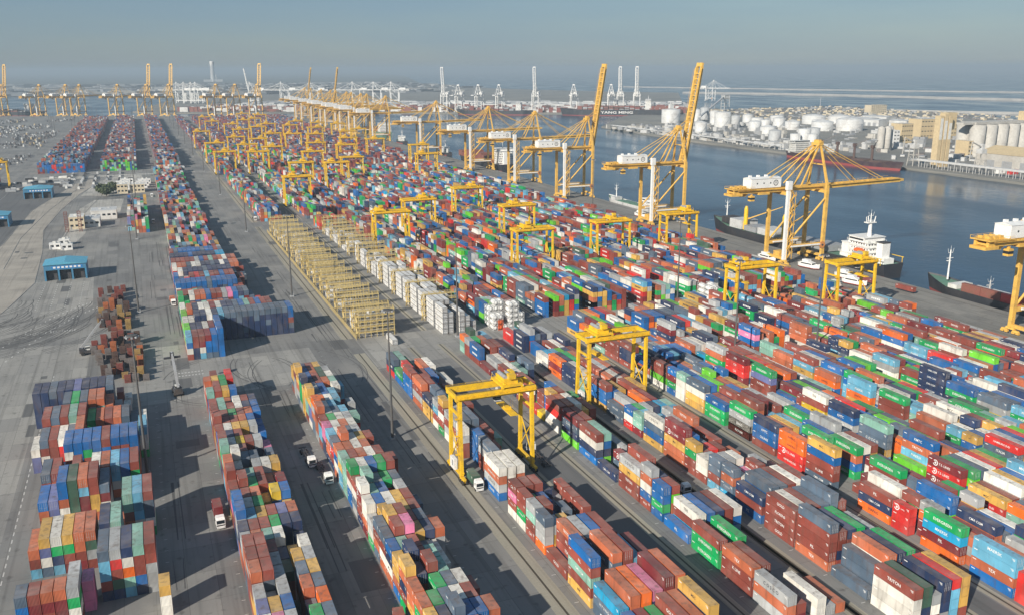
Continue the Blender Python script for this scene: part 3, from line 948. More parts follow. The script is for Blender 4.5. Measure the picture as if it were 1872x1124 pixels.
MESH = {}
def shell_mesh(L, logo, dark, door):
    k = (L, logo, dark, door)
    if k not in MESH:
        MESH[k] = shell(LEN[L], logo, 2 if dark == 1 else (3 if dark == 2 else 1), door).mesh('container_shell', [M['box_paint'], M['let_white'], M['let_dark'], M['let_gold']])
    return MESH[k]
ROOFM = {L: roofmb(LEN[L]).mesh('container_roof', M['roof_paint']) for L in (2, 4)}
DOORM = {s: doormb(s).mesh('container_door', [M['box_paint'], M['lgrey']]) for s in (-1, 1)}

def logo_for(b):
    if b['L'] == 2 and rng.random() < 0.6: return None
    if rng.random() > {'g': 0.92, 'l': 0.8, 'n': 0.75, 'y': 0.7, 's': 0.6, 'e': 0.55, 'R': 0.6, 'b': 0.55}.get(b['c'], 0.5): return None
    ls = LOGOS.get(b['c'])
    return rng.choice(ls) if ls else None
for b in BOXES:
    b['logo'] = logo_for(b) if b['y'] < 520 and not b['bl'].startswith('L') else None
    b['door'] = rng.random() < (0.25 if b['bl'] in 'ABFCD' else 0.45)
for b in BOXES:                                             # stacks whose writing can be read in the photograph
    k = (b['bl'], b['row'], b['c'])
    if b['bl'] == 'b5' and b['row'] == 0 and 170 < b['y'] < 173 and b['q'] < 3: b['logo'] = 'T.S. LINES'
    if b['bl'] == 'b6' and b['row'] == 0 and b['y'] == 177: b['logo'] = {'R': 'HAMBURG SUD', 's': 'ITALIA'}.get(b['c'], b['logo'])
    if b['bl'] == 'b5' and b['row'] == 1 and b['y'] == 184.5 and b['q'] == 0: b['logo'] = 'KMTC'
    if b['bl'] == 'b7' and b['row'] == 0 and b['c'] == 'n': b['logo'] = 'CMA CGM'
    if b['bl'] == 'b5' and b['row'] == 0 and b['y'] == 273.9: b['logo'] = 'HAMBURG SUD' if False else 'CAI'; b['gold'] = 1
    if b['bl'] == 'b2' and b['y'] == 182 and b['c'] == 'w' and b['row'] == 1: b['logo'] = 'TDS'; b['darklet'] = 1
    if b['bl'] == 'b5' and b['y'] == 228 and b['c'] == 'w': b['logo'] = 'TDS'; b['darklet'] = 1
    if b['bl'] == 'b3' and b['y'] == 130 and b['c'] == 'k': b['logo'] = 'CAPITAL'
    if b['bl'] == 'b1' and b['y'] == 165.5 and b['row'] == 0: b['logo'] = {0: None, 1: 'PIL', 2: 'CMA CGM', 3: None, 4: 'MSC'}[b['q']]
    if b['bl'] == 'b1' and b['y'] == 224 and b['row'] == 0: b['logo'] = {0: None, 1: 'HAMBURG SUD', 2: 'COSCO', 3: 'CULINES'}[b['q']]

GROUPN = 'shipping containers stacked in the yard'
def place_single(b):
    dark = 2 if b.get('gold') else (1 if (b['c'], b['logo']) in DARKLET or b.get('darklet') else 0)
    o = bpy.data.objects.new('shipping_container', shell_mesh(b['L'], b['logo'], dark, b['door']))
    COL.objects.link(o)
    o.location = (b['x'], b['y'], b['t'] * TIER + 0.006)
    jit = 1 + rng.uniform(-0.18, 0.18)
    colr = tuple(min(1, v * jit) for v in PAL[b['c']]) + (1,)
    o.color = colr
    r = bpy.data.objects.new('roof', ROOFM[b['L']]); COL.objects.link(r); r.parent = o; r.color = colr
    if b['door']:
        for s in (-1, 1):
            d = bpy.data.objects.new('door', DOORM[s]); COL.objects.link(d); d.parent = o; d.color = colr
    tag(o, None, 'shipping container', GROUPN)
    b['obj'] = o
    return o
for b in SINGLES: place_single(b)

# labels: look first, then level, neighbours and where it stands
BAYN = {}
for bl in BLOCK:
    ys = sorted({round(b['y'], 1) for b in SINGLES if b['bl'] == bl})
    BAYN[bl] = {y: i for i, y in enumerate(ys)}
def level(b):
    if b['n'] == 1: return 'alone on the ground'
    if b['q'] == 0: return 'topmost'
    if b['t'] == 0: return 'lowest'
    return {1: 'second from top', 2: 'third from top', 3: 'fourth from top'}[b['q']]
SHORT = {'A': 'narrow column', 'B': 'runway column', 'F': 'dashed-line stacks', 'C': 'dashed-line stacks', 'D': 'dashed-line stacks', 'W': 'navy wall stacks'}
for i in range(1, 10): SHORT['b%d' % i] = '%s gantry block' % nth(i - 1)
used = {}
for b in SINGLES:
    size = 'short' if b['L'] == 2 else 'long'
    lab = f"{CNAME[b['c']]} {size} container {level(b)}, {nth(b['row'])} row, {nth(BAYN[b['bl']][round(b['y'], 1)])} bay, {SHORT[b['bl']]}"
    while lab in used: lab = lab.replace(' container', ' ridged container', 1)
    used[lab] = 1
    b['obj']['label'] = lab

# the rest of the stacks: one merged object
def bulk():
    V, F, MI, CO = [], [], [], []
    cache = {}
    def tmpl(L, logo, dark, door, near):
        k = (L, logo, dark, door, near)
        if k not in cache:
            if near:
                mb = shell(LEN[L], logo, 2 if dark == 0 else 3, False)
                mb.m = [2 if (x == 1 and (not logo or dark == 0)) else x for x in mb.m]
                ro = roofmb(LEN[L]); mb.add(ro.v, ro.f, 1)
                # slot 1 in shell() is white marks; here 1 is the roof, 2 white, 3 dark
                for i, x in enumerate(mb.m[:len(mb.m) - len(ro.f)]):
                    if x == 1: mb.m[i] = 2
            else:
                mb = MB(); h = CW / 2; l = LEN[L]
                vs = [(-h, 0, 0), (h, 0, 0), (h, l, 0), (-h, l, 0), (-h, 0, CH), (h, 0, CH), (h, l, CH), (-h, l, CH)]
                mb.add(vs, [(0, 1, 5, 4), (1, 2, 6, 5), (2, 3, 7, 6), (3, 0, 4, 7)], 0); mb.add(vs, [(4, 5, 6, 7)], 1)
                if logo:
                    for k2 in range(5):
                        mb.flat([], 0) if False else None
                        y = l * (0.7 - 0.1 * k2)
                        mb.add([(-h - .015, y, 1.0), (-h - .015, y - l * .07, 1.0), (-h - .015, y - l * .07, 1.8), (-h - .015, y, 1.8)], [(0, 1, 2, 3)], 2 if not dark else 3)
            cache[k] = (np.array(mb.v, dtype=np.float32), mb.f, mb.m)
        return cache[k]
    nv = 0
    for b in REST:
        if not b['open']: continue
        near = b['y'] < 330 and b['vis'] > 25
        logo = b['logo']
        if not near: logo = 'x' if (b['logo'] or (b['y'] < 1000 and rng.random() < 0.3)) and b['L'] == 4 else None
        dark = 1 if (b['c'], b['logo']) in DARKLET else 0
        v, f, mi = tmpl(b['L'], logo, dark, False, near)
        V.append(v + np.array((b['x'], b['y'], b['t'] * TIER + 0.006), dtype=np.float32))
        F.extend([[i + nv for i in q] for q in f]); MI.extend(mi)
        jit = 1 + rng.uniform(-0.2, 0.2)
        CO.extend([tuple(min(1, x * jit) for x in PAL[b['c']]) + (1,)] * len(f))
        nv += len(v)
    me = bpy.data.meshes.new('stacked_containers')
    me.from_pydata(np.concatenate(V).tolist(), [], F)
    for m in (M['bulk_paint'], M['bulk_roof'], M['let_white'], M['let_dark']): me.materials.append(m)
    me.polygons.foreach_set('material_index', MI)
    at = me.attributes.new('paint', 'FLOAT_COLOR', 'FACE')
    at.data.foreach_set('color', np.array(CO, dtype=np.float32).ravel())
    me.update()
    o = bpy.data.objects.new('stacked_containers', me); COL.objects.link(o)
    return tag(o, 'thousands of many coloured shipping containers stacked in blocks behind the nearest ones', 'container stacks', None, 'stuff')
bulk()
print('boxes', len(BOXES), 'single', len(SINGLES), 'min vis', SINGLES[-1]['vis'])
# ------------------------------------------------------------------ yard gantry cranes (rubber tyred)
def make_rtg():
    """origin at ground under the -x leg line, span 23.5 m along +x, wheel base along y"""
    Y = M['crane_yellow']; S = 23.5; HB = 10.0 / 2; H = 26.0
    root = empty('yard_gantry_crane')
    for sx in (0, S):
        for sy in (-1, 1):
            mb = MB()
            mb.bar((sx, sy * HB, 2.2), (sx, sy * (HB - 0.7), H), 1.0, 1.25)
            mb.box((sx, sy * (HB - .02), 3.0), (1.25, 1.5, .5))
            part(mb, 'leg', Y, root)
            mb = MB()                                        # wheel bogie
            mb.box((sx, sy * (HB + .9), 1.75), (0.9, 4.2, .6)); mb.box((sx, sy * (HB + .9), 1.25), (1.2, 3.3, .5))
            for dy in (-.6, 2.4): mb.box((sx, sy * (HB - 0 + dy), 1.0), (1.3, 0.5, .7))
            bg_ = part(mb, 'wheel_bogie', Y, root)
            mb = MB()
            for dy in (-.55, 1.0, 2.3):
                for ox in (-.5, .5): mb.tube((sx + ox - .2, sy * (HB + dy), 0.78), (sx + ox + .2, sy * (HB + dy), 0.78), 0.76, n=14)
            part(mb, 'wheels', M['tyre'], bg_)
        mb = MB()
        mb.b0(sx - .55, sx + .55, -HB - .4, HB + .4, 2.05, 3.1)
        part(mb, 'sill_beam', Y, root)
        mb = MB()                                            # cross brace between the two legs
        mb.bar((sx, -HB + .5, 5), (sx, HB - .9, 15), .28); mb.bar((sx, HB - .5, 5), (sx, -HB + .9, 15), .28)
        mb.b0(sx - .3, sx + .3, -HB + .9, HB - .9, 20.6, 21.3)
        part(mb, 'leg_brace', Y, root)
    for sy in (-1, 1):
        mb = MB(); y = sy * (HB - 0.9)
        mb.b0(-1.3, S + 1.3, y - .65, y + .65, H, H + 1.9)
        mb.b0(-1.2, S + 1.2, y + sy * .65 , y + sy * 1.55, H + .75, H + .85)   # walkway
        for k in range(13):
            x = -1.1 + k * 2.15
            mb.bar((x, y + sy * 1.5, H + .85), (x, y + sy * 1.5, H + 1.9), .07)
        for z in (1.35, 1.9): mb.bar((-1.1, y + sy * 1.5, H + z), (S + 1.1, y + sy * 1.5, H + z), .06)
        g = part(mb, 'girder', Y, root)
        mb = MB(); mb.b0(-1.0, S + 1.0, y - .08, y + .08, H + 1.902, H + 2.05); part(mb, 'trolley_rail', M['dark'], g)
    for x in (-1.0, S + 1.0):
        mb = MB(); mb.b0(x - .4, x + .4, -HB + 1.55, HB - 1.55, H + .5, H + 1.7); part(mb, 'end_tie', Y, root)
    tr = empty('trolley'); tr.parent = root; own(root, tr)
    tr.location = (16.5, 0, H + 2.05)
    mb = MB()
    mb.b0(-3.4, 3.4, -4.9, 4.9, .35, .95); mb.b0(-2.4, 2.2, -3.6, 3.4, .95, 2.6); mb.b0(-1, 1.2, -4.4, -2.4, 2.62, 4.2); mb.b0(1.6, 3, 1, 3.8, .96, 3.2)
    for x in (-3.2, 3.2):
        for y in (-4.7, 4.7): mb.bar((x, y, .95), (x, y, 2.1), .09); mb.box((x, y, .18), (.8, .5, .36))
        mb.bar((x, -4.7, 2.1), (x, 4.7, 2.1), .07)
    part(mb, 'trolley_frame', Y, tr)
    mb = MB(); mb.tube((-1.5, -3.0, 2.9), (-1.5, 3.0, 2.9), .65, n=14); mb.tube((.6, -2.2, 2.95), (.6, 2.2, 2.95), .5, n=14); part(mb, 'hoist_drum', M['grey'], tr)
    mb = MB(); mb.box((-4.6, -3.2, -2.6), (2.0, 2.0, 2.3)); mb.b0(-4.9, -4.3, -3.5, -2.9, -1.45, .35)
    c = part(mb, 'operator_cab', M['offwhite'], tr)
    mb = MB(); mb.b0(-5.62, -3.58, -4.22, -2.18, -3.5, -2.3); part(mb, 'window', M['glass'], c)
    sp = MB()
    for x in (-2, 2):
        for y in (-.9, .9): sp.tube((x * .8, y, -8), (x * .8, y, .4), .035, n=4)
    sp.b0(-1.22, 1.22, -6.05, 6.05, -8.6, -8.25); sp.b0(-1.0, 1.0, -1.2, 1.2, -8.25, -7.6)
    part(sp, 'spreader', Y, tr)
    mb = MB(); mb.b0(-1.55, -.45, -2.4, 1.4, 3.15, 6.6); e = part(mb, 'power_house', M['white'], root)
    mb = MB(); mb.b0(-1.58, -1.552, -1.6, -.4, 4.2, 6.0); part(mb, 'vent_panel', M['grey'], e)
    mb = MB()                                                # ladder on the near leg
    for dx in (-.25, .25): mb.bar((-.9 + 0, -HB + dx, 3.2), (-.9, -HB + .6 + dx, H), .06)
    for k in range(40): z = 3.5 + k * .52; mb.bar((-.9, -HB - .25 + .6 * (z - 3.2) / 21, z), (-.9, -HB + .25 + .6 * (z - 3.2) / 21, z), .045)
    for z in (9, 15, 20.5): mb.box((-1.0, -HB + .4, z), (1.3, 1.3, .12)); mb.bar((-1.6, -HB - .2, z), (-1.6, -HB - .2, z + 1.1), .06); mb.bar((-1.6, -HB + 1.0, z), (-1.6, -HB + 1.0, z + 1.1), .06); mb.bar((-1.6, -HB - .2, z + 1.1), (-1.6, -HB + 1, z + 1.1), .06)
    part(mb, 'ladder', Y, root)
    return root
rtg = make_rtg()
RTGS = [(81.0, 245.5, 17, 'straddling the first block, above a white truck cab'), (143.5, 283, 6, 'over the third block beside white containers'),
        (264.5, 362, 5, 'behind the orange and white tank containers'), (316.5, 350, 17, 'near the parked passenger boats'), (206, 502, 7, 'amid mid yard blocks, cab hung low'),
        (264.5, 510, 12, 'in front of the raised boom quay crane'), (322, 520, 17, 'touching the quay edge of mid yard'), (143.5, 604, 4, 'behind the white refrigerated stacks'), (178.5, 655, 15, 'one lane behind the white stack crane'),
        (235.5, 598, 9, 'beside a tall green stack'), (235.5, 706, 16, 'above mid yard with a green box under it'), (118.5, 845, 8, 'facing the empty racks'), (143.5, 972, 14, ''), (178.5, 958, 6, ''), (206, 1010, 18, ''), (178.5, 1100, 9, ''),
        (81, 1140, 12, ''), (118.5, 1126, 5, ''), (143.5, 1335, 16, ''), (264.5, 1300, 7, ''), (294.5, 1262, 11, ''), (322, 1140, 17, ''), (294.5, 1015, 6, ''), (81, 1283, 15, ''), (118.5, 1385, 9, ''),
        (118.5, 1830, 14, ''), (81, 1533, 5, ''), (322, 1488, 13, ''), (206, 1420, 6, ''), (178.5, 1620, 12, ''), (235.5, 1640, 8, ''), (143.5, 1720, 15, ''), (206, 1900, 6, ''), (264.5, 1760, 12, ''), (235.5, 2050, 7, ''), (118.5, 1240, 7, ''), (206, 1230, 15, ''), (235.5, 1180, 5, ''), (143.5, 1190, 12, ''), (178.5, 1440, 8, ''), (235.5, 1400, 14, ''), (294.5, 1440, 5, ''), (143.5, 1560, 10, ''), (264.5, 1560, 16, ''), (206, 1700, 8, ''), (178.5, 1850, 12, ''), (118.5, 2000, 6, ''), (322, 1650, 9, ''), (294.5, 1700, 13, ''), (206, 2120, 10, '')]
far_i = 0
for i, (x, y, tx, ph) in enumerate(RTGS):
    o = rtg if i == 0 else copy_tree(rtg)
    o.location = (x, y, 0)
    for ch in kids(o):
        if ch.name.startswith('trolley') and ch.type == 'EMPTY': ch.location.x = tx
    if not ph:
        far_i += 1
        ph = f'in the far yard, {nth(far_i - 1)} by distance behind the racks'
    tag(o, f'yellow yard gantry crane {ph}', 'gantry crane', 'yellow gantry cranes over the container blocks')
# the low one at the left picture edge, over the old block
o = copy_tree(rtg, (-158, 1108, 0)); tag(o, 'yellow yard gantry crane alone beside the access road and car park', 'gantry crane', 'yellow gantry cranes over the container blocks')

# ------------------------------------------------------------------ ship-to-shore quay cranes
def make_sts(up, style):
    """origin on the ground between the rails; boom towards +x. style 'yellow' | 'white'"""
    Yl = M['quay_yellow'] if style == 'yellow' else M['white']
    Wh = M['white']
    XL, XW, HY, ZG = -15.0, 15.0, 9.0, 46.0
    root = empty('quay_crane')
    for x in (XL, XW):
        for sy in (-1, 1):
            mb = MB()
            y = sy * HY
            mb.bar((x, y, 3.4), (x, y, ZG + (3.2 if x == XW else 2.0)), 2.15, 1.9)
            white = (x == XL and sy == -1)
            if white: mb.box((x, y, ZG + 4.6), (3.4, 2.6, 5.4))
            else: mb.box((x, y, ZG - 1.2), (2.3, 2.1, 2.2))
            part(mb, 'leg', Wh if white else Yl, root)
            mb = MB()                                        # bogies
            mb.box((x, y, 2.9), (1.8, 5.2, 1.1), taper=.7)
            for d in (-3.3, 3.3): mb.box((x, y + d * .9, 1.75), (1.4, 3.6, .9), taper=.75)
            for d in (-4.6, -2.1, 2.1, 4.6): mb.box((x, y + d * .9, .85), (1.0, 1.7, .8))
            for d in (-5.0, -3.6, -2.4, -1.2, 1.2, 2.4, 3.6, 5.0): mb.tube((x - .25, y + d * .9, .42), (x + .25, y + d * .9, .42), .4, n=10, mi=1)
            part(mb, 'bogie', [Yl, M['dark']], root)
        mb = MB()
        mb.b0(x - .8, x + .8, -HY + .8, HY - .8, 3.3, 4.9)
        part(mb, 'sill_beam', Yl, root)
        mb = MB(); mb.b0(x - .85, x + .85, -HY + .8, HY - .8, ZG - 1.7, ZG + .3); part(mb, 'cross_beam', Yl, root)
    for sy in (-1, 1):
        y = sy * HY
        mb = MB()
        mb.b0(XL + .95, XW - .95, y - .75, y + .75, 10.6, 12.7)
        for k in range(11): mb.bar((XL + 1.4 + k * 2.7, y - .9 * 1, 12.7), (XL + 1.4 + k * 2.7, y - .9, 13.8), .08)
        mb.bar((XL + 1, y - .9, 13.8), (XW - 1, y - .9, 13.8), .08)
        pb = part(mb, 'portal_beam', Yl, root)
        mb = MB(); mb.b0(XL + 4, XW - 3, y - 1.6, y - .95, 11.3, 12.2); part(mb, 'walkway_panel', Wh, pb)
        mb = MB(); mb.tube((XL + 1.2, y, 13.4), (XW - .6, y, ZG - 4.5), .62, n=10); part(mb, 'diagonal_brace', Yl, root)
    # fixed girder with the rear overhang
    mb = MB()
    for sy in (-1, 1):
        mb.b0(-52, XW + 2.5, sy * 3.2 - .65, sy * 3.2 + .65, ZG + .302, ZG + 2.8)
    for k in range(12):
        x = -51 + k * 5.9
        mb.b0(x - .35, x + .35, -2.5, 2.5, ZG + .6, ZG + 1.5)
    mb.b0(-53, -37, -5.2, 5.2, ZG + 2.82, ZG + 3.3)          # rear deck
    mb.b0(-54, -46, -4.2, 4.2, ZG - 1.0, ZG + .28)
    for x in (-53, -49, -45, -41):
        for y in (-5.1, 5.1): mb.bar((x, y, ZG + 3.3), (x, y, ZG + 4.5), .12)
    for y in (-5.1, 5.1): mb.bar((-53, y, ZG + 4.5), (-38, y, ZG + 4.5), .1)
    mb.bar((-53, -5.1, ZG + 4.5), (-53, 5.1, ZG + 4.5), .1)
    for x in (-50.5, -47, -44): mb.box((x, -2.2, ZG + 4.1), (2.2, 2.4, 1.5)); mb.box((x + 1, 2.6, ZG + 3.9), (1.6, 2.0, 1.1))
    mb.b0(-34, -26, -4.6, 4.6, ZG - .9, ZG + .28)
    part(mb, 'girder', Yl, root)
    mb = MB()
    for sy in (-1, 1):
        mb.b0(-50, XW, sy * 4.9 - .5, sy * 4.9 + .5, ZG + 2.2, ZG + 2.3)
        for k in range(17): mb.bar((-50 + k * 4, sy * 5.35, ZG + 2.3), (-50 + k * 4, sy * 5.35, ZG + 3.4), .09)
        mb.bar((-50, sy * 5.35, ZG + 3.4), (XW, sy * 5.35, ZG + 3.4), .09)
    part(mb, 'girder_walkway', Yl, root)
    # machinery house
    mb = MB()
    mb.b0(-40, -17.5, -4.3, 4.3, ZG + 3.32, ZG + 9.0)
    mb.add([(-40.3, -4.6, ZG + 9.0), (-17.2, -4.6, ZG + 9.0), (-17.2, 4.6, ZG + 9.0), (-40.3, 4.6, ZG + 9.0), (-40.3, 0, ZG + 9.9), (-17.2, 0, ZG + 9.9)], [(0, 1, 5, 4), (3, 4, 5, 2), (0, 4, 3), (1, 2, 5), (3, 2, 1, 0)])
    for x in (-37, -31, -25): mb.box((x, 1.5, ZG + 10.2), (1.8, 1.4, 1.1))
    mh = part(mb, 'machinery_house', Wh, root)
    if style == 'yellow':
        mb = MB()                                            # round dark emblem on the side wall
        for r0, r1 in ((1.35, 1.85),):
            n = 24
            vs = [( -21.5 + r * math.cos(2 * math.pi * k / n), -4.312, ZG + 6.2 + r * math.sin(2 * math.pi * k / n)) for r in (r0, r1) for k in range(n)]
            mb.add(vs, [(k, (k + 1) % n, n + (k + 1) % n, n + k) for k in range(n)])
        mb.b0(-22.2, -20.7, -4.312, -4.305, ZG + 5.8, ZG + 6.1); mb.b0(-22.0, -21.0, -4.312, -4.305, ZG + 6.4, ZG + 6.9)
        part(mb, 'emblem', M['dark'], mh)
        mb = MB()
        for x in (-36, -31, -26): mb.b0(x, x + .9, -4.315, -4.305, ZG + 5.8, ZG + 6.7)
        part(mb, 'window', M['glass'], mh)
    # A-frame over the waterside legs
    mb = MB()
    for sy in (-1, 1):
        mb.bar((XW, sy * HY, ZG + 3.2), (XW - 2.5, sy * 2.6, 75), 1.4, 1.3, wx2=1.0)
        mb.bar((XW - 16, sy * 3.2, ZG + 2.8), (XW - 3.2, sy * 2.2, 74), .8)
    mb.b0(XW - 4.6, XW - 1.0, -3.6, 3.6, 74, 75.6); mb.bar((XW - 1.3, -5.6, 62), (XW - 1.3, 5.6, 62), .7)
    mb.b0(XW - 3.6, XW - 1.6, -2, 2, 75.6, 77.4)
    for k in range(5): mb.box((XW - 3 + .3 * k, -3.4 + 1.7 * k, 76.2), (1.8, .9, 1.3))
    for y in (-3.4, 3.4): mb.bar((XW - 4.4, y, 75.6), (XW - 4.4, y, 77), .1); mb.bar((XW - 1.2, y, 75.6), (XW - 1.2, y, 77), .1)
    part(mb, 'pylon', Yl, root)
    mb = MB()
    for sy in (-1, 1):
        mb.tube((XW - 3.5, sy * 2.4, 74.5), (-38, sy * 3.2, ZG + 2.8), .26, n=6); mb.tube((XW - 3.5, sy * 2.4, 74.5), (-15, sy * 3.4, ZG + 5.5), .4, n=6)
    for x, z in ((-20, 63.5),): pass
    part(mb, 'backstay', Yl, root)
    # boom
    bm_ = empty('boom'); bm_.parent = root; own(root, bm_)
    bm_.location = (XW + 3.0, 0, ZG + 1.6)
    BL = 76.0 if up else 62.5
    bm_.rotation_euler = (0, -R(81) if up else -R(1.2), 0)
    mb = MB()
    for sy in (-1, 1):
        mb.b0(0, BL, sy * 3.2 - .65, sy * 3.2 + .65, -1.2, 1.2)
        mb.b0(.5, BL - 1, sy * 4.5 - .5, sy * 4.5 + .5, .9, 1.0)
        for k in range(int(BL / 4.2)): mb.bar((1 + k * 4.2, sy * 4.95, 1.0), (1 + k * 4.2, sy * 4.95, 2.1), .1)
        mb.bar((1, sy * 4.95, 2.1), (BL - 2, sy * 4.95, 2.1), .09)
    for k in range(int(BL / 4.3)): mb.b0(1.5 + k * 4.3, 2.3 + k * 4.3, -2.55, 2.55, -.2, .7)
    mb.b0(BL, BL + 3, -3.9, 3.9, -.8, .8)
    for k in range(int(BL / 4.3) - 1):
        a = 2 + k * 4.3; s = 1 if k % 2 else -1
        mb.bar((a, s * 2.6, .2), (a + 4.3, -s * 2.6, .2), .3)
    part(mb, 'boom_girder', Yl, bm_)
    if not up:
        mb = MB()
        top = Vector((XW - 2.6, 0, 75))
        for sy in (-1, 1):
            for f, r in ((.42, .22), (.80, .26)):
                e = Vector((XW + 3 + BL * f, sy * 3.2, ZG + 3.0 + BL * f * math.tan(R(1.2))))
                mb.tube(top + Vector((0, sy * 2.4, 0)), e, r, n=6)
        part(mb, 'forestay', Yl, root)
    else:
        mb = MB()
        c, s_ = math.cos(R(81)), math.sin(R(81))
        for sy in (-1, 1):
            e = Vector((XW + 3 + BL * .45 * c - 1.2 * s_, sy * 3.2, ZG + 1.6 + BL * .45 * s_))
            mb.tube(Vector((XW - 2.6, sy * 2.4, 75)), e, .22, n=6)
        part(mb, 'forestay', Yl, root)
    # trolley and cab under the girder, festoon
    tr = empty('trolley'); tr.parent = root; own(root, tr); tr.location = (-44 if True else 0, 0, ZG - 1.2)
    mb = MB(); mb.b0(-3, 3, -2.4, 2.4, .4, 1.3); mb.b0(-2.2, 2.2, -2.0, 2.0, -.5, .4); part(mb, 'trolley_frame', Yl, tr)
    mb = MB(); mb.b0(4, 7, -4.4, -1.6, -3.4, -.2); mb.b0(5, 6, -3.4, -2.4, -.2, .8); cb = part(mb, 'operator_cab', Yl, tr)
    mb = MB(); mb.b0(3.97, 7.03, -4.43, -1.57, -2.4, -1.1); part(mb, 'window', M['glass'], cb)
    mb = MB()                                                # zigzag stair tower beside the white leg
    zx, zy = XL + 3.0, -HY
    for k in range(14):
        z0 = 4.5 + k * 3.05
        s = 1 if k % 2 == 0 else -1
        mb.bar((zx - s * 1.3, zy - .6, z0), (zx + s * 1.3, zy - .6, z0 + 3.05), 1.2, .3)
        mb.box((zx + s * 1.7, zy, z0 + 3.05), (1.6, 2.6, .35)); mb.bar((zx + s * 2.4, zy - 1.3, z0 + 3.2), (zx + s * 2.4, zy - 1.3, z0 + 4.3), .12)
        mb.bar((zx - s * 1.3, zy - 1.2, z0 + 1.1), (zx + s * 1.3, zy - 1.2, z0 + 4.1), .1)
    for ax, ay in ((-1.9, -1.1), (1.9, -1.1), (-1.9, 1.1), (1.9, 1.1)): mb.bar((zx + ax, zy + ay, 3.5), (zx + ax, zy + ay, ZG + .5), .32)
    part(mb, 'stair_tower', Yl, root)
    mb = MB(); mb.tube((XW - 1.3, -HY - 1.6, 11.2), (XW - 1.3, -HY - .95, 11.2), 2.2, n=24); mb.tube((XW - 1.3, -HY - 1.75, 11.2), (XW - 1.3, -HY - 1.62, 11.2), .7, n=12, mi=1)
    part(mb, 'cable_reel', [M['reel'], M['dark']], root)
    mb = MB(); mb.b0(XL + .3, XL + 5.5, -4, 2, 4.92, 7.6)
    part(mb, 'electrical_house', Yl, root)
    return root
M['reel'] = paint('faded orange paint', (0.55, 0.22, 0.06), 0.6, 0.2)
STS = {}
def sts(up, style, loc, rz, label, group):
    k = (up, style)
    if k not in STS:
        o = make_sts(up, style); STS[k] = o
    else: o = copy_tree(STS[k])
    o.location = loc; o.rotation_euler = (0, 0, rz)
    tag(o, label, 'quay crane', group)
    return o
G1 = 'yellow ship-to-shore cranes along the quay'
CX = 388.0
for y, u, lb in ((282, 0, 'yellow quay crane beside the red container feeder, boom lowered over water'), (466, 0, 'yellow quay crane with lowered boom beside the black geared cargo ship'),
                 (630, 1, 'yellow quay crane with raised boom in front of the big white tank'), (792, 1, 'yellow quay crane with raised boom behind a lowered boom of its neighbour'),
                 (917, 0, 'yellow quay crane with lowered boom before the white ship superstructure'), (1060, 0, 'yellow quay crane with lowered boom over the brown cargo vessel'),
                 (1272, 0, 'yellow quay crane with lowered boom beside the small white tug'), (1560, 0, 'yellow quay crane with lowered boom beside the green ship')):
    sts(u, 'yellow', (CX, y, 0), 0.0, lb, G1)
for i, (y, u) in enumerate(((1700, 0), (1748, 0), (1832, 0), (1876, 0), (1985, 0), (2040, 1), (2150, 0), (2285, 0), (2370, 1))):
    sts(u, 'yellow', (CX, y, 0), 0.0, f'distant yellow quay crane in the crowded far row, {nth(i)} by distance, {"raised" if u else "lowered"} boom', G1)
for i, (x, y, u) in enumerate(((-379, 2931, 0), (-324, 2904, 1), (316, 2575, 1), (-228, 2856, 0), (-161, 2823, 0), (-126, 2805, 0), (-30, 2757, 0), (42, 2721, 1), (98, 2693, 1), (215, 2630, 0), (262, 2605, 0))):
    o = sts(u, 'yellow', (x - 19, y - 35, 0), R(52), f'distant hazy yellow crane on the end quay, {nth(i)} from the car park side, {"raised" if u else "lowered"} boom', 'yellow cranes on the end quay')
    o.scale = (1.09, 1.09, 1.09)
nrm = math.atan2(-.83, -.55)
for i, (x, y, u) in enumerate(((818, 2523, 1), (855, 2505, 0), (906, 2479, 0), (959, 2452, 0), (1051, 2405, 1), (1148, 2356, 0), (1242, 2309, 0), (1265, 2297, 1), (1306, 2276, 1))):
    sts(u, 'white', (x + 8, y + 12, 0), nrm, f'white quay crane across the basin, {nth(i)} from the far bend, {"raised" if u else "lowered"} boom', 'white cranes across the basin')
for i, (x, y, u) in enumerate(((403, 3486, 1), (507, 3431, 0), (603, 3380, 0), (741, 3306, 0), (809, 3270, 0), (866, 3240, 0), (158, 3616, 0), (182, 3604, 0), (206, 3591, 0), (221, 3583, 0), (1971, 2893, 0))):
    sts(u, 'white', (x, y, 0), R(155) if i < 10 else -1.2, f'pale white far crane, {nth(i)} of the remote ones, {"raised" if u else "lowered"} boom, thin in haze', 'remote white cranes')
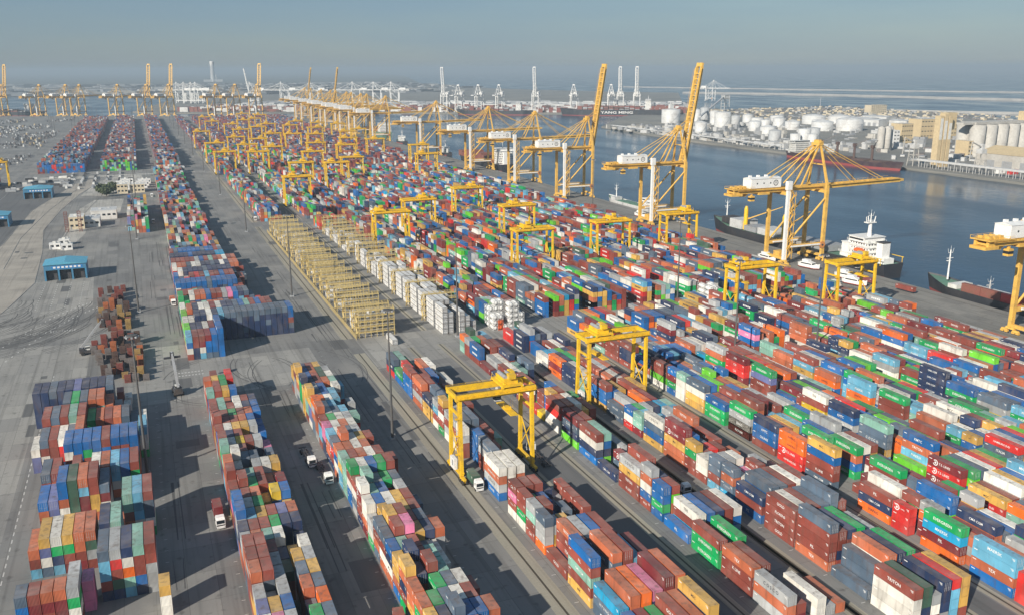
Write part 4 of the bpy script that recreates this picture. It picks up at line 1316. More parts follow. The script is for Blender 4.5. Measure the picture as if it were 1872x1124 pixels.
# ------------------------------------------------------------------ masts
def make_mast(h=46.0, heads=8):
    root = empty('light_mast')
    mb = MB(); mb.tube((0, 0, .7), (0, 0, h), .50, .20, n=12); part(mb, 'pole', M['pole'], root)
    mb = MB(); mb.box((0, 0, .35), (2.2, 2.2, .7), taper=.85); mb.b0(.3, .9, -.3, .3, .72, 1.9); part(mb, 'base', M['grey'], root)
    mb = MB(); mb.tube((0, 0, h - .5), (0, 0, h - .2), 1.5, n=16); mb.tube((0, 0, h), (0, 0, h + 1.6), .05, n=5); part(mb, 'headframe', M['pole'], root)
    mb = MB()
    for k in range(heads):
        t = 2 * math.pi * k / heads; mb.box((1.75 * math.cos(t), 1.75 * math.sin(t), h - .7), (.75, .55, .45), rz=t)
    part(mb, 'floodlights', M['grey'], root)
    return root
mast = make_mast()
MASTS = [(70, 281, 'on the runway road beside the orange container stack'), (70, 497, 'standing between the navy wall and yellow racks'), (-9.2, 494, 'with yellow base beside the stacked flatracks'), (-8.0, 282, 'beside the blue container row by dark road'), (70, 720, 'at the end of the yellow racks'),
         (-9.0, 720, 'beside the small stack behind the flatracks'), (70, 950, 'along the long straight road past the racks'), (-9, 960, 'on open asphalt by the beige yard office'), (262.6, 296, 'rising between two mid right blocks by blue stacks'), (223, 300, 'rising from the coloured blocks beside a green stack'),
         (255, 395, 'at the cross road beside white tank containers'), (130, 388, 'at the cross road by the red and tan stacks'), (361, 700, 'on the apron near the second raised boom')]
for i, (x, y, ph) in enumerate(MASTS):
    o = mast if i == 0 else copy_tree(mast)
    o.location = (x, y, 0); tag(o, f'tall dark floodlight mast {ph}', 'light mast', 'floodlight masts in the yard')
mi_ = 0
for x in (-9, 70):
    for y in range(1180, 2500, 220):
        o = copy_tree(mast, (x, y, 0)); mi_ += 1
        tag(o, f'distant thin floodlight mast, {nth(mi_ - 1)} along the far straight roads', 'light mast', 'floodlight masts in the yard')
for k, (x, y) in enumerate([(-60 - 14 * i, 1900 + (i % 3) * 130) for i in range(9)]):
    o = copy_tree(mast, (x, y, 0)); tag(o, f'hazy slim mast over the grey car park, {nth(k)} from the container columns', 'light mast', 'masts over the car park')

# ------------------------------------------------------------------ yellow racks, reefers, tanks
def make_rack(Wd=17.0, levels=5):
    mb = MB(); n = 6; st = Wd / n
    for k in range(n + 1):
        for y in (0, 2.0): mb.bar((k * st, y, 0), (k * st, y, levels * 2.6 + 1.1), .2)
        if k % 2 == 0: mb.bar((k * st, 0, .3), (k * st, 2.0, 12.5), .12)
    for l in range(1, levels + 1):
        z = l * 2.6
        mb.b0(-.3, Wd + .3, .05, .75, z - .08, z); mb.b0(-.3, Wd + .3, 1.25, 1.95, z - .08, z)
        for y in (-.02, 2.02):
            mb.bar((-.3, y, z + 1.1), (Wd + .3, y, z + 1.1), .09); mb.bar((-.3, y, z + .55), (Wd + .3, y, z + .55), .07); mb.bar((-.3, y, z - .12), (Wd + .3, y, z - .12), .2)
        for k in range(n * 2):
            for y in (-.02, 2.02): mb.bar((k * st / 2, y, z), (k * st / 2, y, z + 1.1), .06)
    return mb
RACKM = make_rack().mesh('rack_frame', M['rack_yellow'])
STAIR = MB()
for l in range(5):
    s = 1 if l % 2 else -1
    STAIR.bar((-1.0 , 1 - s * .9, l * 2.6), (-1.0, 1 + s * .9, l * 2.6 + 2.6), .7, .18); STAIR.b0(-1.5, -.32, .05, 1.95, l * 2.6 + 2.46, l * 2.6 + 2.54)
STAIRM = STAIR.mesh('rack_stair', M['rack_yellow'])
DUCT = [None] * 5
for l in range(5):
    mb = MB(); mb.b0(.3, 16.7, .9, 1.1, l * 2.6 + .5, l * 2.6 + .95); DUCT[l] = mb.mesh('cable_duct', M['grey'])
def rack(x, y, label):
    o = bpy.data.objects.new('reefer_rack', RACKM); COL.objects.link(o); o.location = (x, y, 0)
    for nm, me in [('stair', STAIRM)] + [('cable_duct', d) for d in DUCT]:
        p = bpy.data.objects.new(nm, me); COL.objects.link(p); p.parent = o
    tag(o, label, 'steel rack', 'yellow plug-in racks for refrigerated containers')
k = 0
for y in [403.0] + [412.5 + 20.4 * i for i in range(15)]:
    rack(86.5, y, f'pale yellow steel rack beside the long road, {nth(k)} from the cross road'); k += 1
k = 0
for y in [420.6 + 29.2 * i for i in range(10)]:
    rack(123.8, y, f'yellow steel rack between white refrigerated stacks, {nth(k)} from the cross road'); k += 1
# yellow railing along the racks
mb = MB()
for yy in range(401, 712, 2): mb.bar((84.6, yy, 0), (84.6, yy, 2.3), .12)
for z in (.5, 1.1, 1.7, 2.3): mb.bar((84.6, 401, z), (84.6, 711, z), .12)
o = mb.build('fence', M['rack_yellow']); tag(o, 'long yellow safety railing in front of the pale yellow racks', 'fence')
# reefers
def reefer_mesh():
    mb = MB(); L = 12.192; h = CW / 2
    mb.b0(-h + .06, h - .06, .35, L - .03, .16, CH - .03, 0)
    for sx in (-1, 1):
        for y in (.08, L - .08): mb.box((sx * (h - .08), y, CH / 2), (.18, .18, CH), 1)
        for z in (.08, CH - .07): mb.b0(sx * h - (.1 if sx > 0 else 0), sx * h + (.1 if sx < 0 else 0), .17, L - .17, z - .09, z + .065, 1)
        for k in range(28): y = .55 + k * .41; mb.b0(sx * (h - .06) - (.0 if sx > 0 else .018), sx * (h - .06) + (.018 if sx > 0 else .0), y, y + .2, .3, CH - .25, 0)
    for z in (.08, CH - .07): mb.b0(-h + .18, h - .18, .01, .16, z - .08, z + .06, 1)
    for k in range(5): mb.b0(-h - .008, -h + .058, 8.6 - k * 1.0, 8.0 - k * 1.0, 1.3, 1.75, 2) if k % 2 == 0 else None
    return mb.mesh('reefer_shell', [M['reefer'], M['reefer_frame'], M['sign_blue2']])
M['reefer_frame'] = paint('grimy reefer frame', (0.20, 0.20, 0.20), 0.7, 0.3)  # dark tone outlines each box in the stack
M['sign_blue2'] = plain('faded blue lettering', (0.16, 0.22, 0.34))
M['reefer'] = paint('white reefer panel', (0.68, 0.67, 0.64), 0.5, 0.35, 0.5)
RM = reefer_mesh()
mb = MB(); mb.b0(-1.1, 1.1, .10, .34, .2, CH - .15); UNITM = mb.mesh('cooling_unit', M['lgrey'])
mb = MB(); mb.tube((-.5, .07, 1.75), (-.5, .10, 1.75), .42, n=18); mb.tube((.5, .07, 1.75), (.5, .10, 1.75), .42, n=18); mb.b0(-.9, .9, .08, .10, .3, .9); FANM = mb.mesh('fan_panel', M['grey'])
def reefer(x, y, t, label, rz=0):
    o = bpy.data.objects.new('reefer_container', RM); COL.objects.link(o); o.location = (x, y, t * TIER + .006)
    u = bpy.data.objects.new('cooling_unit', UNITM); COL.objects.link(u); u.parent = o
    f = bpy.data.objects.new('fan_panel', FANM); COL.objects.link(f); f.parent = u
    tag(o, label, 'reefer container', 'white refrigerated containers')
rr = random.Random(12)
HGT = [[5, 4, 0, 4, 3, 2], [5, 5, 5, 4, 3, 2], [5, 5, 5, 4, 4, 3], [5, 4, 5, 5, 3, 3], [5, 5, 3, 5, 4, 3], [5, 5, 5, 3, 4, 3], [5, 4, 5, 4, 3, 3], [5, 5, 4, 5, 3, 2], [4, 4, 3, 3, 3, 2], [3, 4, 4, 2, 2, 2], [3, 0, 4, 3, 2, 1], [4, 3, 3, 3, 2, 0], [5, 4, 3, 2, 2, 0], [0, 2, 3, 2, 1, 1], [2, 3, 0, 2, 2, 1], [1, 2, 2, 0, 1, 0], [3, 2, 2, 2, 0, 1], [2, 0, 1, 2, 2, 0], [1, 2, 2, 1, 0, 0], [2, 2, 1, 1, 1, 0], [1, 0, 2, 1, 0, 0]]
for i, hs in enumerate(HGT):
    y = 393.5 + 14.6 * i
    for r, n in enumerate(hs):
        for t in range(n):
            if 0 < r and t < n - 1 and t < min(hs[r - 1], 9) and i > 0: continue      # wholly hidden behind its neighbours
            lv = 'topmost' if t == n - 1 else ('lowest' if t == 0 else nth(t) + ' level')
            reefer(124.6 + r * 2.84 + CW / 2, y, t, f'white refrigerated container, {lv}, {nth(r)} row, {nth(i)} group from the cross road')
rw = random.Random(77)
for i in range(2, 15):
    for r in range(6):
        n = rw.choice((0, 0, 0, 1, 1, 2) if i < 9 else (0, 1, 1, 2, 3))
        for t in range(n):
            lv = 'topmost' if t == n - 1 else ('lowest' if t == 0 else 'middle')
            reefer(87.2 + r * 2.84 + CW / 2, 415.5 + 20.4 * (i - 1) + 1.5, t, f'white refrigerated container between yellow racks by the long road, {lv}, {nth(r)} row, {nth(i - 1)} gap')
for r, n in ((0, 3), (1, 1), (2, 2), (3, 3)):
    for t in range(n):
        lv = 'topmost' if t == n - 1 else ('lowest' if t == 0 else 'middle')
        reefer(87.2 + r * 2.84 + CW / 2, 414.6, t, f'white refrigerated container among empty yellow racks, {lv}, {nth(r)} row')
reefer(99.2, 386, 0, 'white refrigerated container alone on the ground before the yellow racks')

# tank containers
def tank_parts(col):
    fr = MB(); L = 6.058; h = CW / 2
    for sx in (-1, 1):
        for y in (.07, L - .07): fr.box((sx * (h - .07), y, CH / 2), (.14, .14, CH))
        for z in (.07, CH - .07): fr.b0(sx * h - (.12 if sx > 0 else 0), sx * h + (.12 if sx < 0 else 0), .14, L - .14, z - .06, z + .06)
        fr.bar((sx * (h - .07), .14, .14), (sx * (h - .07), 1.4, CH - .14), .08); fr.bar((sx * (h - .07), L - .14, .14), (sx * (h - .07), L - 1.4, CH - .14), .08)
    for y in (.07, L - .07):
        for z in (.07, CH - .07): fr.b0(-h + .14, h - .14, y - .06, y + .06, z - .06, z + .06)
    tk = MB()
    n = 20; rad = 1.12
    prof = [(0.02, .25), (.6, .3), (.95, .48), (rad, .75), (rad, L - .75), (.95, L - .48), (.6, L - .3), (.02, L - .25)]
    vs = [(r * math.cos(2 * math.pi * i / n), y, CH / 2 + r * math.sin(2 * math.pi * i / n)) for r, y in prof for i in range(n)]
    tk.add(vs, [(k * n + (i + 1) % n, k * n + i, (k + 1) * n + i, (k + 1) * n + (i + 1) % n) for k in range(len(prof) - 1) for i in range(n)], 0, True)
    tk.b0(-.35, .35, L * .3, L * .7, CH / 2 + 1.10, CH - .02)
    return fr.mesh('tank_frame', M[col] if col != 'white' else M['lgrey']), tk.mesh('tank_vessel', M[col])
TKM = {c: tank_parts(c) for c in ('white', 'orange')}
def tank_box(x, y, t, col, label):
    f, v = TKM[col]
    o = bpy.data.objects.new('tank_container', f); COL.objects.link(o); o.location = (x, y, t * TIER + .006)
    p = bpy.data.objects.new('vessel', v); COL.objects.link(p); p.parent = o
    tag(o, label, 'tank container', 'tank containers in a frame')
for i, (X, Yy, rows) in enumerate(((148.8, 390, [[3, 3, 1, 5, 5, 3], [4, 5, 5, 2, 3, 1]]), (268.0, 388, [[1, 4, 4, 0, 3], [2, 4, 2, 4, 3]]))):
    for k, hs in enumerate(rows):
        for r, n in enumerate(hs):
            for t in range(n):
                c = 'orange' if (i == 0 and k == 0 and r in (1,) and t < 2) else 'white'
                lv = 'topmost' if t == n - 1 else ('lowest' if t == 0 else nth(t) + ' level')
                tank_box(X + r * 2.75 + CW / 2, Yy + k * 6.4, t, c, f'{c} tank container, {lv}, {nth(r)} in {"front" if k == 0 else "rear"} row, {"bigger" if i == 0 else "smaller"} tank group')

# ------------------------------------------------------------------ flat racks and chassis by the gate
FR = {}
def flat_rack(x, y, z, col, label, nst=1, L=6.0):
    k = (col, nst, L)
    if k not in FR:
        fr = MB(); h = CW / 2
        for s in range(nst):
            zz = s * .62
            for sx in (-1, 1): fr.b0(sx * h - (.22 if sx > 0 else 0), sx * h + (.22 if sx < 0 else 0), 0, L, zz + .1, zz + .55)
            for q in range(int(L / 1.2) + 1): fr.b0(-h + .22, h - .22, q * 1.18, q * 1.18 + .2, zz + .15, zz + .5)
        dk = MB(); dk.b0(-h + .25, h - .25, .25, L - .25, nst * .62 - .1, nst * .62 - .04)
        ew = MB(); ew.b0(-h, h, 0, .18, nst * .62, nst * .62 + 1.7); 
        for q in range(5): ew.b0(-h + .2 + q * .5, -h + .32 + q * .5, -.06, 0, nst * .62 + .1, nst * .62 + 1.6)
        FR[k] = (fr.mesh('flat_rack_frame', M[col]), dk.mesh('flat_rack_deck', M['timber']), ew.mesh('flat_rack_end', M[col]))
    f, d, e = FR[k]
    o = bpy.data.objects.new('flat_rack', f); COL.objects.link(o); o.location = (x, y, z)
    p = bpy.data.objects.new('deck', d); COL.objects.link(p); p.parent = o
    p = bpy.data.objects.new('end_wall', e); COL.objects.link(p); p.parent = o
    tag(o, label, 'flat rack', 'stacked flat racks by the gate')
M['timber'] = paint('weathered timber deck', (0.17, 0.12, 0.085), 0.9, 0.3, 1.0)
M['fr_brown'] = paint('brown steel', (0.095, 0.056, 0.048), 0.85, 0.3); M['fr_red'] = paint('dull red steel', (0.21, 0.055, 0.045), 0.8, 0.35)
M['fr_grey'] = paint('grey brown steel', (0.17, 0.15, 0.145), 0.8, 0.3); M['fr_yellow'] = paint('mustard steel', (0.36, 0.23, 0.08), 0.8, 0.35); M['fr_orange'] = paint('orange steel', (0.42, 0.13, 0.05), 0.75, 0.3)
FCN = {'fr_brown': 'brown', 'fr_red': 'dull red', 'fr_grey': 'grey', 'fr_yellow': 'mustard', 'fr_orange': 'orange'}
rr = random.Random(8); kk = 0
for row, (y, xs) in enumerate(((378, (-14, -11, -7)), (384, (-21, -15, -9)), (391, (-23, -20, -17, -12, -9)), (399, (-19.5, -14, -9)), (407, (-25, -19, -16, -10)), (415, (-26, -22, -16, -13, -9)), (424, (-28, -25, -20, -14, -9)), (433, (-28, -24, -17, -10)), (442, (-24, -20, -17, -13)), (451, (-20, -16)), (462, (-22, -18, -14)), (470, (-26, -23, -20, -14)), (478, (-27, -24, -21, -17)), (486, (-28, -25, -22, -18, -14)), (495, (-27, -24, -20, -15)), (504, (-25, -22, -18, -15)), (513, (-28, -24, -21)), (522, (-26, -22, -18)), (531, (-28, -20)), (545, (-24, -17)))):
    for cix, x in enumerate(xs):
        n = rr.choice((2, 3, 4, 5, 6, 8)); c = rr.choice(('fr_brown', 'fr_brown', 'fr_grey', 'fr_grey', 'fr_grey', 'fr_red', 'fr_red', 'fr_yellow', 'fr_orange'))
        if row == 2 and cix == 1: c = 'fr_orange'
        flat_rack(x, y, 0, c, f'{FCN[c]} folded flat rack pile, {nth(cix)} across, {nth(row)} line from the navy container row', n, 6.0 if rr.random() < .7 else 8.0); kk += 1

# ------------------------------------------------------------------ buildings by the gate
def gate(x0, x1, y0, y1, h, label, sign):
    root = empty('gate_shed', (x0, y0, 0)); W_, D = x1 - x0, y1 - y0
    mb = MB(); t = .4
    mb.b0(0, t, 0, D, 0, h); mb.b0(W_ - t, W_, 0, D, 0, h)
    mb.b0(t, W_ - t, 0, t, h - 3.2, h)
    for k in range(4):
        x = t + (W_ - 2 * t) * k / 3; mb.b0(x - .5, x + .5, -.05, t + 1.5, 0, h - 3.2 - .002)
    mb.b0(t, W_ - t, D - t, D, 0, h)
    part(mb, 'wall', M['blue_wall'], root)
    mb = MB(); o = .5
    mb.add([(-o, -o, h), (W_ + o, -o, h), (W_ + o, D + o, h), (-o, D + o, h), (W_ * .5, -o, h + 1.5), (W_ * .5, D + o, h + 1.5)], [(0, 4, 5, 3), (4, 1, 2, 5), (0, 1, 4), (2, 3, 5), (3, 2, 1, 0)])
    part(mb, 'roof', M['blue_roof'], root)
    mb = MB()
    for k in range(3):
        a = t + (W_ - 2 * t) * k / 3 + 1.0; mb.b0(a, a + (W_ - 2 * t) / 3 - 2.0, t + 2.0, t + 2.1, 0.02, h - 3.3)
    part(mb, 'lane_shade_panel', M['dark'], root)  # dark panels stand in for the shade inside the lanes
    mb = MB()
    mb.b0(W_ * .18, W_ * .92, -.06, -.005, h - 2.6, h - .9, 1)
    for k in range(7): mb.b0(W_ * .22 + k * W_ * .098, W_ * .22 + k * W_ * .098 + W_ * .06, -.10, -.062, h - 2.2, h - 1.2, 0)
    part(mb, 'sign_panel', [M['let_white'], M['sign_blue']], root)
    tag(root, label, 'gate building', 'blue roofed truck gates')
M['sign_blue'] = plain('sign blue', (0.02, 0.18, 0.45))
gate(-60.5, -37.5, 592, 612, 9.5, 'blue truck gate shed with peaked roof and three dark lanes, biggest', 1)
gate(-110, -85, 994, 1018, 9.5, 'distant blue gate shed behind the sandy median by parked trucks', 1)
gate(-128, -104, 820, 842, 9.5, 'blue gate shed cut by the picture edge over the access road', 1)
def house(name, x0, x1, y0, y1, h, wall, label, cat='building', group=None, wins=6, roofm='lgrey', storeys=1):
    root = empty(name, (x0, y0, 0)); W_, D = x1 - x0, y1 - y0
    mb = MB(); mb.b0(0, W_, 0, D, 0, h); mb.b0(-.15, W_ + .15, -.15, D + .15, h + .002, h + .5)
    part(mb, 'wall', M[wall], root)
    mb = MB(); mb.b0(.3, W_ - .3, .3, D - .3, h + .503, h + .56); mb.b0(W_ * .3, W_ * .3 + 2, D * .4, D * .4 + 1.6, h + .56, h + 1.7); mb.b0(W_ * .65, W_ * .65 + 1.4, D * .6, D * .6 + 1.4, h + .56, h + 1.5); part(mb, 'roof', M[roofm], root)
    for s in range(storeys):
        for k in range(wins):
            mb = MB(); x = W_ * (k + .5) / wins; z = h * (s + .45) / storeys
            mb.b0(x - W_ * .3 / wins, x + W_ * .3 / wins, -.05, -.004, z, z + min(1.6, h / storeys * .4)); 
            part(mb, 'window', M['glass'], root)
    mb = MB(); mb.b0(W_ * .05, W_ * .05 + 1.2, -.06, -.004, 0, 2.2); part(mb, 'door', M['grey'], root)
    return tag(root, label, cat, group)
house('yard_office', -58, -47, 786, 806, 9, 'beige', 'tall beige yard office with two lattice frames before it', 'building', None, 3, 'offwhite', 2)
house('workshop', -44, -24, 830, 852, 7, 'offwhite', 'pale flat roofed workshop next to beige office', 'building', None, 5)
house('workshop', -48, -36, 792, 815, 6, 'offwhite', 'low white annex between beige office and pale workshop', 'building', None, 3)
house('office_block', -26, -16, 1000, 1016, 9, 'beige', 'beige two storey block beside the roundish tree', 'building', None, 3, 'offwhite', 2)
house('office_block', -14, 0, 1003, 1020, 8, 'beige', 'beige wide block beside the long white cabins', 'building', None, 4, 'offwhite', 2)
for i, (x, y) in enumerate(((-25, 1032), (-25, 1050), (-10, 1040), (-8, 1060), (-28, 1068), (-24, 1090), (-6, 1080))):
    house('site_cabin', x, x + 13, y, y + 8, 4.6, 'white', f'long white cabin behind the beige blocks, {nth(i)} of the cabin cluster', 'cabin', 'white cabins', 4, 'offwhite')
house('office_block', 26, 48, 1185, 1200, 6, 'white', 'white low office in front of the narrow stack column', 'building', None, 6, 'offwhite')
for i, (x, y) in enumerate(((-66, 700), (-58, 694), (-61, 715))):
    house('kiosk', x, x + 7, y, y + 6, 3.6, 'white', f'small white flat roofed kiosk beside the curved lane, {["low", "taller middle", "rear"][i]} one', 'kiosk', 'white kiosks', 2, 'offwhite')
mb = MB()                                                    # lattice frames before the yard office
for x0 in (-60, -50.5):
    root = empty('lattice_frame', (x0, 772, 0))
    mb = MB()
    for a, b in ((0, 0), (2.2, 0), (0, 2.2), (2.2, 2.2)): mb.bar((a, b, 0), (a, b, 16), .22)
    for l in range(8):
        z = l * 2
        mb.bar((0, 0, z), (2.2, 0, z + 2), .14); mb.bar((2.2, 2.2, z), (0, 2.2, z + 2), .14); mb.bar((0, 0, z + 2), (0, 2.2, z), .14); mb.b0(-.1, 2.3, -.1, 2.3, z + 1.9, z + 2.0)
    part(mb, 'lattice', M['rust'], root)
    tag(root, f'rusty lattice tower frame before the beige office, {"outer" if x0 < -55 else "inner"} one', 'lattice tower')

# ------------------------------------------------------------------ vehicles
def make_truck(cab='white'):
    root = empty('truck')
    mb = MB()
    mb.b0(-1.2, 1.2, 0, 2.1, .9, 2.9); mb.add([(-1.2, 0, 2.9), (1.2, 0, 2.9), (1.2, 2.1, 2.9), (-1.2, 2.1, 2.9), (-1.1, .35, 3.5), (1.1, .35, 3.5), (1.1, 2.0, 3.6), (-1.1, 2.0, 3.6)], [(0, 1, 5, 4), (1, 2, 6, 5), (2, 3, 7, 6), (3, 0, 4, 7), (4, 5, 6, 7)])
    mb.b0(-1.15, 1.15, -.18, -.002, .45, .95); mb.b0(-1.35, -1.2, .1, .5, 1.9, 2.6); mb.b0(1.2, 1.35, .1, .5, 1.9, 2.6)
    c = part(mb, 'cab', M[cab], root)
    mb = MB(); mb.b0(-1.05, 1.05, -.03, -.003, 1.75, 2.75); part(mb, 'windscreen', M['glass'], c)
    for s in (-1, 1):
        mb = MB(); mb.b0(min(s * 1.203, s * 1.23), max(s * 1.203, s * 1.23), .35, 1.3, 1.85, 2.7); part(mb, 'side_window', M['glass'], c)
        mb = MB(); mb.box((s * .85, -.2, .75), (.45, .06, .25)); part(mb, 'headlight', M['lgrey'], c)
    mb = MB(); mb.b0(-1.1, 1.1, -.02, -.004, 1.05, 1.45); part(mb, 'grille', M['dark'], c)
    mb = MB()
    for s in (-1, 1): mb.b0(s * .45 - .12, s * .45 + .12, 1.0, 15.2, .95, 1.3)
    for y in (2.6, 5, 8, 11, 14.9): mb.b0(-1.2, 1.2, y, y + .3, 1.0, 1.28)
    mb.b0(-1.2, 1.2, 2.4, 3.6, .6, .98)
    part(mb, 'chassis', M['dark'], root)
    for y in (1.1, 4.3, 5.6, 12.2, 13.5):
        mb = MB()
        for s in (-1, 1): mb.tube((s * .75, y, .52), (s * 1.2, y, .52), .52, n=14)
        part(mb, 'wheel', M['tyre'], root)
    return root
truck = make_truck()
TR = [(83.8, 232, 0, 'white truck cab with green trailer under the near yellow gantry'), (43.2, 254, 0.05, 'white truck with empty black chassis, front one beside the third column'), (40.6, 268, 0.05, 'white truck with empty black chassis, behind another one'),
      (42.0, 163, -.12, 'white truck loaded with a rust container beside the nearest column end'), (10.2, 238, 0.02, 'dusty truck loaded with a small maroon box by the second column'), (109.5, 254, math.pi, 'white truck with long pale trailer beside the second block'), (139.5, 206, 0, 'white truck with empty chassis between the second and third blocks'),
      (8.3, 500, .05, 'white truck loaded with a red container near the wide stacks'), (36, 770, .1, 'white truck on the road past the blue stacks'), (83, 770, 0, 'white van like truck at the second cross road'), (25, 850, 0, 'white truck waiting at the narrow far column'), (6, 960, 0, 'white truck on the open asphalt'), (4, 790, 0, 'truck beside the wide far stacks')]
for i, (x, y, rz, lb) in enumerate(TR):
    o = truck if i == 0 else copy_tree(truck)
    o.location = (x, y, 0); o.rotation_euler = (0, 0, rz); tag(o, lb, 'truck', 'container trucks')
def loose_box(x, y, z, L, c, label, rz=0):
    o = bpy.data.objects.new('shipping_container', shell_mesh(L, None, 0, False)); COL.objects.link(o)
    o.location = (x, y, z); o.rotation_euler = (0, 0, rz); o.color = PAL[c] + (1,)
    r = bpy.data.objects.new('roof', ROOFM[L]); COL.objects.link(r); r.parent = o; r.color = o.color
    tag(o, label, 'shipping container', GROUPN)
loose_box(42.0 + .33, 165.6, 1.31, 4, 'r', 'rust red container riding on the truck nearest the camera', -.12)
loose_box(10.1, 244, 1.31, 2, 'm', 'small maroon container on the truck by the narrow column', .02)
loose_box(8.1, 503, 1.31, 2, 'o', 'orange red container on the truck by the wide stacks', .05)
loose_box(83.8, 235, 1.31, 2, 'k', 'dark green container on the truck under the near gantry')
loose_box(390, 366, 1.3, 4, 'r', 'rust red container on a trailer standing on the quay apron', .06)
loose_box(385, 392, 1.3, 4, 'm', 'maroon container on a trailer behind the white yacht', .06)
def make_reach():
    root = empty('reach_stacker')
    mb = MB(); mb.b0(-1.5, 1.5, 0, 7.5, 1.0, 2.2); mb.b0(-1.4, 1.4, 0, 2.2, 2.2, 3.0); part(mb, 'chassis', M['dark'], root)
    mb = MB(); mb.b0(-.9, .9, 2.4, 4.4, 2.2, 3.9); c = part(mb, 'cab', M['offwhite'], root)
    mb = MB(); mb.b0(-.95, .95, 2.36, 4.44, 2.9, 3.6); part(mb, 'window', M['glass'], c)
    for y, r in ((1.3, .75), (6.2, .95)):
        mb = MB()
        for s in (-1, 1): mb.tube((s * 1.0, y, r), (s * 1.85, y, r), r, n=16)
        part(mb, 'wheel', M['tyre'], root)
    mb = MB(); mb.bar((0, 1, 3.4), (0, 9.5, 13.5), .9); mb.bar((0, 6, 9.2), (0, 11.0, 15.2), .65); part(mb, 'boom', M['grey'], root)
    mb = MB(); mb.b0(-3.1, 3.1, 10.3, 11.4, 12.6, 13.2); mb.b0(-.7, .7, 10.2, 11.5, 13.2, 15.0); part(mb, 'spreader', M['dark'], root)
    return root
o = make_reach(); o.location = (4.5, 353, 0); o.rotation_euler = (0, 0, .1); tag(o, 'dark reach stacker with raised boom on the pale cross road', 'reach stacker')
o = copy_tree(o); o.location = (-34, 426, 0); o.rotation_euler = (0, 0, -1.5); tag(o, 'pale green container handler beside the piled flat racks', 'reach stacker')
def make_car():
    root = empty('car')
    mb = MB(); mb.b0(-.9, .9, 0, 4.4, .35, .95); mb.add([(-.85, .9, .95), (.85, .9, .95), (.85, 4.1, .95), (-.85, 4.1, .95), (-.7, 1.6, 1.5), (.7, 1.6, 1.5), (.7, 3.5, 1.5), (-.7, 3.5, 1.5)], [(0, 1, 5, 4), (1, 2, 6, 5), (2, 3, 7, 6), (3, 0, 4, 7), (4, 5, 6, 7)])
    part(mb, 'body', M['car_paint'], root)
    mb = MB()
    for y in (.9, 3.5):
        for s in (-1, 1): mb.tube((s * .6, y, .33), (s * .92, y, .33), .33, n=10)
    part(mb, 'wheels', M['tyre'], root)
    return root
M['car_paint'] = objpaint('car paint', 0.35, 0.05)
# the big car park far away: cars nobody could count
mb = MB(); rr = random.Random(21); cols = []
me_v = []
mats = ['offwhite', 'dark', 'grey', 'lgrey', 'dark', 'fr_red', 'fr_grey', 'tan']
for rowi in range(60):
    y0 = 1300 + rowi * 23
    for k in range(46):
        x = -150 - k * 5.2 - rr.random() * 2
        if rr.random() < .25 or math.sin(x * .021 + y0 * .006) + math.sin(x * .05 - y0 * .011) + math.sin(y0 * .023) < -.15: continue
        w_, l_, h_ = (2.4, 9, 3.2) if rr.random() < .45 else (1.9, 4.6, 1.5)
        mb.box((x, y0 + (k % 4) * 1.5 + rr.uniform(-3, 3), h_ * .5 + .15), (w_, l_, h_), rr.choice((0, 1, 2, 3, 4, 2, 1, 6, 6, 1)) if rr.random() < .95 else 7, taper=.85)
o = mb.build('parked_vehicles', [M[m] for m in mats]); tag(o, 'hundreds of parked cars and lorries covering the distant grey lot', 'parked vehicles', None, 'stuff')
mb = MB()
for k in range(40):
    x, y = -75 - rr.random() * 60, 1060 + rr.random() * 120
    mb.box((x, y, 1.3), (2.5, 10 if rr.random() < .5 else 5, 2.2), rr.choice((0, 1, 2, 3)), rz=1.4 + rr.random() * .3, taper=.9)
for q in range(5):
    for k in range(13):
        if rr.random() < .25: continue
        mb.box((-78 + q * 13 + rr.random(), 1060 + k * 12.5, 1.2), (2.3, 6 if rr.random() < .6 else 10, 2.2), rr.choice((0, 1, 2, 3, 4)), taper=.88)
for k in range(16):
    mb.box((-125 - rr.random() * 60, 640 + k * 24, 1.3), (2.5, 9, 2.4), rr.choice((0, 1, 2, 3)), taper=.9)
o = mb.build('queued_lorries', [M[m] for m in mats]); tag(o, 'dark crowd of lorries queued beyond the second gate shed', 'queued lorries', None, 'stuff')

# bushes and a tree near the beige blocks
def make_tree(h=11, r=6, seed=1):
    root = empty('leafy_tree'); rr = random.Random(seed)
    mb = MB(); mb.tube((0, 0, 0), (.2, .1, h * .5), .35, .2, n=8)
    for k in range(6):
        t = k * 1.05; mb.tube((.1, .05, h * .3 + k * .3), (math.cos(t) * r * .55, math.sin(t) * r * .55, h * .62), .14, .05, n=6)
    part(mb, 'trunk', M['timber'], root)
    mb = MB()
    for k in range(1500):
        v = Vector((rr.gauss(0, 1), rr.gauss(0, 1), rr.gauss(0, 1))).normalized() * (rr.random() ** .4)
        lump = 1 + .25 * math.sin(v.x * 7 + seed) * math.cos(v.y * 6)
        p = Vector((v.x * r * lump, v.y * r * lump, h * .6 + v.z * h * .38 * lump)); s = .35 + rr.random() * .35
        u = Vector((rr.gauss(0, 1), rr.gauss(0, 1), rr.gauss(0, 1))).normalized(); w_ = u.orthogonal().normalized()
        mb.add([p - u * s - w_ * s, p + u * s - w_ * s, p + u * s + w_ * s, p - u * s + w_ * s], [(0, 1, 2, 3)])
    part(mb, 'crown', M['leaf'], root)
    return root
M['leaf'] = paint('dusty leaves', (0.075, 0.10, 0.04), 0.8, 0.3, 0.8, dirtcol=(0.12, 0.11, 0.06))
